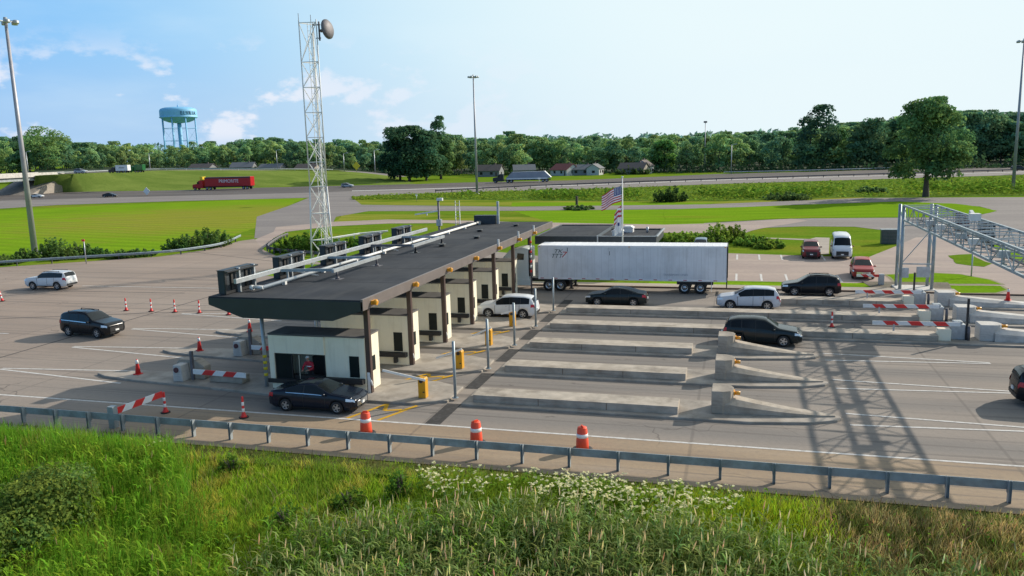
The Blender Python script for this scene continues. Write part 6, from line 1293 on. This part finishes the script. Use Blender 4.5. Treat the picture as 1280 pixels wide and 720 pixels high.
top_line = np.interp(px, [-100, 0, 210, 300, 520, 800, 1000, 1280, 1400], [540, 548, 560, 575, 592, 612, 625, 655, 668])
px0 = px; px = px+20*g.normal(size=len(px))+16*n2+10*n3; d = py-top_line                                  # distance below the foot of the guard rail, in the photograph
mown = (px > 205+.25*d) & (px < 560-.9*np.clip(d, 0, 160)+35*n1) & (d < 95+30*n1)
left_tall = (px < 205+.2*d+25*n1)
bright_r = (px > 830) & (px < 1110) & (d < 45)
dry = (px > 1020+30*n1) & (d < 85)
h = np.full(len(x), .75); lean = np.full(len(x), .45); cols = np.tile(np.array([[.14, .23, .025]]), (len(x), 1))
cols[n2 > .15] = (.18, .29, .03); cols[n2 < -.3] = (.1, .185, .025)
h = .8+.35*n1+.25*n2
cols[mown] = np.array([.30, .45, .05]); h[mown] = .34+.1*n2[mown]; m_ = mown & (n2 > .12); cols[m_] = (.4, .42, .09); m_ = mown & (n1 < -.2); cols[m_] = (.21, .33, .045)
h[left_tall] = 1.05+.4*n2[left_tall]; lean[left_tall] = .22; cols[left_tall] = (.16, .32, .04); m_ = left_tall & (n2 < 0); cols[m_] = (.115, .27, .025); m_ = left_tall & (n3 > .3); cols[m_] = (.25, .3, .06)
cols[bright_r] = (.26, .37, .03); h[bright_r] = .8+.3*n2[bright_r]
cols[dry] = (.38, .32, .17); h[dry] = .55; m_ = dry & (n3 > .1); cols[m_] = (.15, .17, .06)
edge = (y > 28.0); h[edge] = .22+.12*np.abs(n2[edge]); m_ = edge & (n3 > -.1); cols[m_] = (.14, .145, .06)
thin = (edge & (g.uniform(size=len(x)) < .6)); h = np.clip(h*g.uniform(.55, 1.25, len(x)), .08, 1.8); h[thin] *= .3
h = np.where((y > 26.2) & ~left_tall, np.minimum(h, .34+.42*(28.9-y)/2.7), h); h = np.where(left_tall & (y > 27.6), np.minimum(h, .8), h)
cols = cols*g.uniform(.65, 1.3, (len(x), 1))*(1+.12*g.normal(size=(len(x), 3)))
w = np.where(mown, .02, .026)*g.uniform(.7, 1.5, len(x))
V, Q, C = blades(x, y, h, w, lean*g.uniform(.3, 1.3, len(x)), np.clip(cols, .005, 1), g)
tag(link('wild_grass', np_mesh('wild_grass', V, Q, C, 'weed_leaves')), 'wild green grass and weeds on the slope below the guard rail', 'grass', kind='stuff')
# broad-leaved weeds mixed in
n_ = 24000; x = g.uniform(-42, 20, n_); y = g.uniform(14, 27.8, n_); px, py = vproj(x, y, gz(y)+.4); d = py-np.interp(px, [-100, 0, 210, 300, 520, 800, 1000, 1280, 1400], [540, 548, 560, 575, 592, 612, 625, 655, 668])
nn = vnoise(x, y, 1.1, 7.); mown = (px > 205+.25*d) & (px < 560-.9*np.clip(d, 0, 160)) & (d < 95); k = (nn > .05) & ~mown & (px > -100) & (px < 1380); x, y, nn = x[k], y[k], nn[k]; n_ = len(x)
c = np.stack([x, y, gz(y)+g.uniform(.1, .95, n_)*(.7+nn)], 1); nrm = unit(g.normal(size=(n_, 3))*.7+np.array([.2, -.1, 1])); cc = np.array([.14, .26, .035])[None]*g.uniform(.5, 1.35, (n_, 1))*(1+.12*g.normal(size=(n_, 3)))
V, Q, C = cards(c, nrm, .05*g.uniform(.5, 1.5, n_), np.clip(cc, .005, 1), g)
tag(link('broadleaf_weeds', np_mesh('broadleaf_weeds', V, Q, C, 'weed_leaves')), 'leafy weeds scattered through the foreground grass', 'weeds', kind='stuff')
# reeds: stem, arching leaves, and tan plumes over the middle of the foreground
def reeds(N_, x0, x1, y0, y1, cond, hh, leafcol, plume_p, plumecol, name, label, seed):
    g = np.random.default_rng(seed); x = g.uniform(x0, x1, N_); y = g.uniform(y0, y1, N_); px, py = vproj(x, y, gz(y)+hh*.8); k = cond(px, py, x, y, g) & (px > -80) & (px < 1360); x, y = x[k], y[k]; n = len(x)
    H_ = hh*g.uniform(.72, 1.12, n)*(1+.12*vnoise(x, y, .9, 3.)); z0 = gz(y); parts = []
    lc = np.array(leafcol)[None]*g.uniform(.6, 1.3, (n, 1))*(1+.1*g.normal(size=(n, 3)))
    sx, sy = g.normal(size=n)*.07, g.normal(size=n)*.07
    V, Q, C = blades(x, y, H_, np.full(n, .03), np.abs(sx)+.04, lc, g, .1, 2); parts.append((V, Q, C))
    for i in range(8):
        u = .25+.65*i/8+g.uniform(-.05, .05, n); L_ = g.uniform(.35, .75, n)*hh/2.2; a = g.uniform(0, 2*np.pi, n); cx, sn = np.cos(a), np.sin(a); wv = .02*g.uniform(.7, 1.6, n)
        vs = []
        for q_, (f, zz, ww) in enumerate(((0, 0, .6), (.22, .3, 1), (.52, .42, .75), (.8, .33, .08))):
            for s in (-1, 1): vs.append(np.stack([x+cx*L_*f-s*sn*wv*ww, y+sn*L_*f+s*cx*wv*ww, z0+H_*u+L_*zz], 1))
        V = np.stack(vs, 1).reshape(-1, 3); b = np.arange(n)[:, None]*8; Q = np.concatenate([b+np.array([2*k_, 2*k_+1, 2*k_+3, 2*k_+2])[None] for k_ in range(3)], 0)
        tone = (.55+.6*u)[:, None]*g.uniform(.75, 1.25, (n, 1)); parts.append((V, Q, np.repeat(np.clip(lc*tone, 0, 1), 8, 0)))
    pm = g.uniform(size=n) < plume_p; xp, yp, hp = x[pm], y[pm], (z0+H_)[pm]; n2 = len(xp)
    if n2:
        pc = np.array(plumecol)[None]*g.uniform(.7, 1.25, (n2, 1))*(1+.07*g.normal(size=(n2, 3))); lx, ly = g.normal(size=n2)*.06+.03, g.normal(size=n2)*.06
        for i in range(3):
            a = np.pi*i/3+g.uniform(0, 1, n2); vs = []
            for f, ww in ((-.12, .006), (.0, .02), (.09, .017), (.2, .004)):
                for s in (-1, 1): vs.append(np.stack([xp+s*np.cos(a)*ww+lx*(f+.16)*2.5, yp+s*np.sin(a)*ww+ly*(f+.16)*2, hp+f], 1))
            V = np.stack(vs, 1).reshape(-1, 3); b = np.arange(n2)[:, None]*8; Q = np.concatenate([b+np.array([2*k_, 2*k_+1, 2*k_+3, 2*k_+2])[None] for k_ in range(3)], 0); parts.append((V, Q, np.repeat(np.clip(pc, 0, 1), 8, 0)))
    V, Q, C = join(parts); tag(link(name, np_mesh(name, V, Q, C, 'weed_leaves')), label, 'reeds', kind='stuff')
mid_top = lambda px: np.interp(px, [300, 400, 520, 640, 760, 900, 1000, 1100, 1280], [672, 640, 628, 622, 628, 640, 660, 690, 705])
reeds(9000, -22, 14, 14, 25.5, lambda px, py, x, y, g: (px > 285) & (px < 1290) & (py > mid_top(px)+8*vnoise(x, y, 1.2, 5.)) & (g.uniform(size=len(px)) < np.interp(px, [285, 420, 900, 1050, 1290], [.25, 1, 1, .5, .3])), 1.75, (.2, .28, .11), .3, (.56, .52, .40), 'plumed_reeds', 'grey green reeds with pale tan plumes across the near foreground', 31)
reeds(4200, -36, -10, 13.5, 27.5, lambda px, py, x, y, g: ((px < 290) & (py > 612+20*vnoise(x, y, 1., 2.)-.55*np.clip(px-90, -200, 110)*0) & ((px > 95) | (py > 665)) | ((px < 230) & (py < 600) & (py > 545))) & (g.uniform(size=len(px)) < .8), 1.5, (.17, .31, .035), .03, (.3, .26, .15), 'green_reeds', 'bright green reeds at the lower left', 32)
reeds(900, -20, -2, 14, 25, lambda px, py, x, y, g: (px > 330) & (px < 640) & (py > 640), 1.7, (.16, .3, .045), .05, (.3, .24, .16), 'leafy_reeds', 'fresh green leafy reeds below the tan plumes', 33)
# dead stalks leaning through the weeds
g = np.random.default_rng(77); n_ = 5200; x = g.uniform(-40, 18, n_); y = g.uniform(14, 28.2, n_); px, py = vproj(x, y, gz(y)+.5); nn = vnoise(x, y, .8, 12.); k = ((nn > .0) | (px > 1000)) & (px > -80) & (px < 1350); x, y, px = x[k], y[k], px[k]; n_ = len(x)
V, Q, C = blades(x, y, g.uniform(.35, 1.35, n_)*np.where(y > 26.5, .5, 1), .016*g.uniform(.6, 1.6, n_), g.uniform(.1, 1.1, n_), np.array([[.42, .35, .22]])*g.uniform(.5, 1.25, (n_, 1))*(1+.1*g.normal(size=(n_, 3))), g, .7)
tag(link('dead_stalks', np_mesh('dead_stalks', V, Q, np.clip(C, 0, 1), 'weed_leaves')), 'dry tan stalks leaning among the foreground weeds', 'dry stalks', kind='stuff')
# white umbel flowers
def flowers(N_, cond, name, label, seed, hh=.85):
    g = np.random.default_rng(seed); x = g.uniform(-24, 12, N_); y = g.uniform(20, 28.3, N_); px, py = vproj(x, y, gz(y)+hh); k = cond(px, py, x, y, g); x, y = x[k], y[k]; n = len(x); h = hh*g.uniform(.75, 1.2, n); h = np.where(y > 26.6, np.minimum(h, .8), h)
    parts = [blades(x, y, h, np.full(n, .02), np.full(n, .08), np.tile([[.08, .15, .02]], (n, 1)), g, .1, 1)]
    for i in range(5):
        c = np.stack([x+g.normal(size=n)*.035, y+g.normal(size=n)*.035, gz(y)+h+.01+g.uniform(-.02, .03, n)], 1); nrm = unit(g.normal(size=(n, 3))*.3+np.array([0, 0, 1])); parts.append(cards(c, nrm, .043*g.uniform(.6, 1.4, n), np.tile([[.72, .73, .62]], (n, 1))*g.uniform(.75, 1.05, (n, 1)), g, .9))
    for i in range(4):
        c = np.stack([x+g.normal(size=n)*.12, y+g.normal(size=n)*.12, gz(y)+h*g.uniform(.25, .9, n)], 1); parts.append(cards(c, unit(g.normal(size=(n, 3))+np.array([0, 0, .8])), .08*g.uniform(.6, 1.4, n), np.array([[.18, .29, .06]])*g.uniform(.7, 1.3, (n, 1)), g))
    V, Q, C = join(parts); tag(link(name, np_mesh(name, V, Q, C, 'weed_leaves')), label, 'flowers', kind='stuff')
flowers(15000, lambda px, py, x, y, g: ((px > 520) & (px < 930) & (py > np.interp(px, [520, 800, 930], [574, 590, 606])) & (py < np.interp(px, [520, 620, 780, 930], [612, 618, 655, 640])) & (vnoise(x, y, 1.3, 9.)+.25*g.normal(size=len(px)) > .0) & (g.uniform(size=len(px)) < np.interp(px, [520, 640, 740, 860, 930], [.35, .5, .9, .9, .25]))) | ((px > 60) & (px < 200) & (py < 570) & (g.uniform(size=len(px)) < .03)), 'white_flowers', 'white flowering weeds below the middle of the guard rail', 41)
# foreground bushes and single tall weeds
a = at(38, 655); shrub('rounded dark green bush in the lower left corner', (a.x, a.y+.3, -.8), 2.3, 2.3, 9500, .075, (.16, .26, .055), 301, 'foreground_bush', 40, dense=True)
a = at(8, 690); shrub('second darker bush cut by the lower left frame edge', (a.x-.6, a.y, -.9), 2.0, 1.9, 6000, .075, (.13, .22, .05), 302, 'foreground_bush', 30, dense=True)
for i, (px, py, h, r, lab) in enumerate(((500, 615, 1.25, .42, 'upright leafy weed standing alone in the short grass'), (435, 622, .8, .6, 'low dark weed clump in the short grass'), (290, 585, .8, .5, 'leafy weed under the guard rail below the black sedan'), (135, 655, .7, 1.0, 'low dark weed clump right of the corner bush'), (360, 640, .9, .8, 'dark leafy clump at the edge of the reeds'))):
    a = at(px, py); shrub(lab, (a.x, a.y, float(gz(np.array(a.y)))), h, r, 800, .06, (.12, .24, .035), 310+i, 'weed_clump', 10)
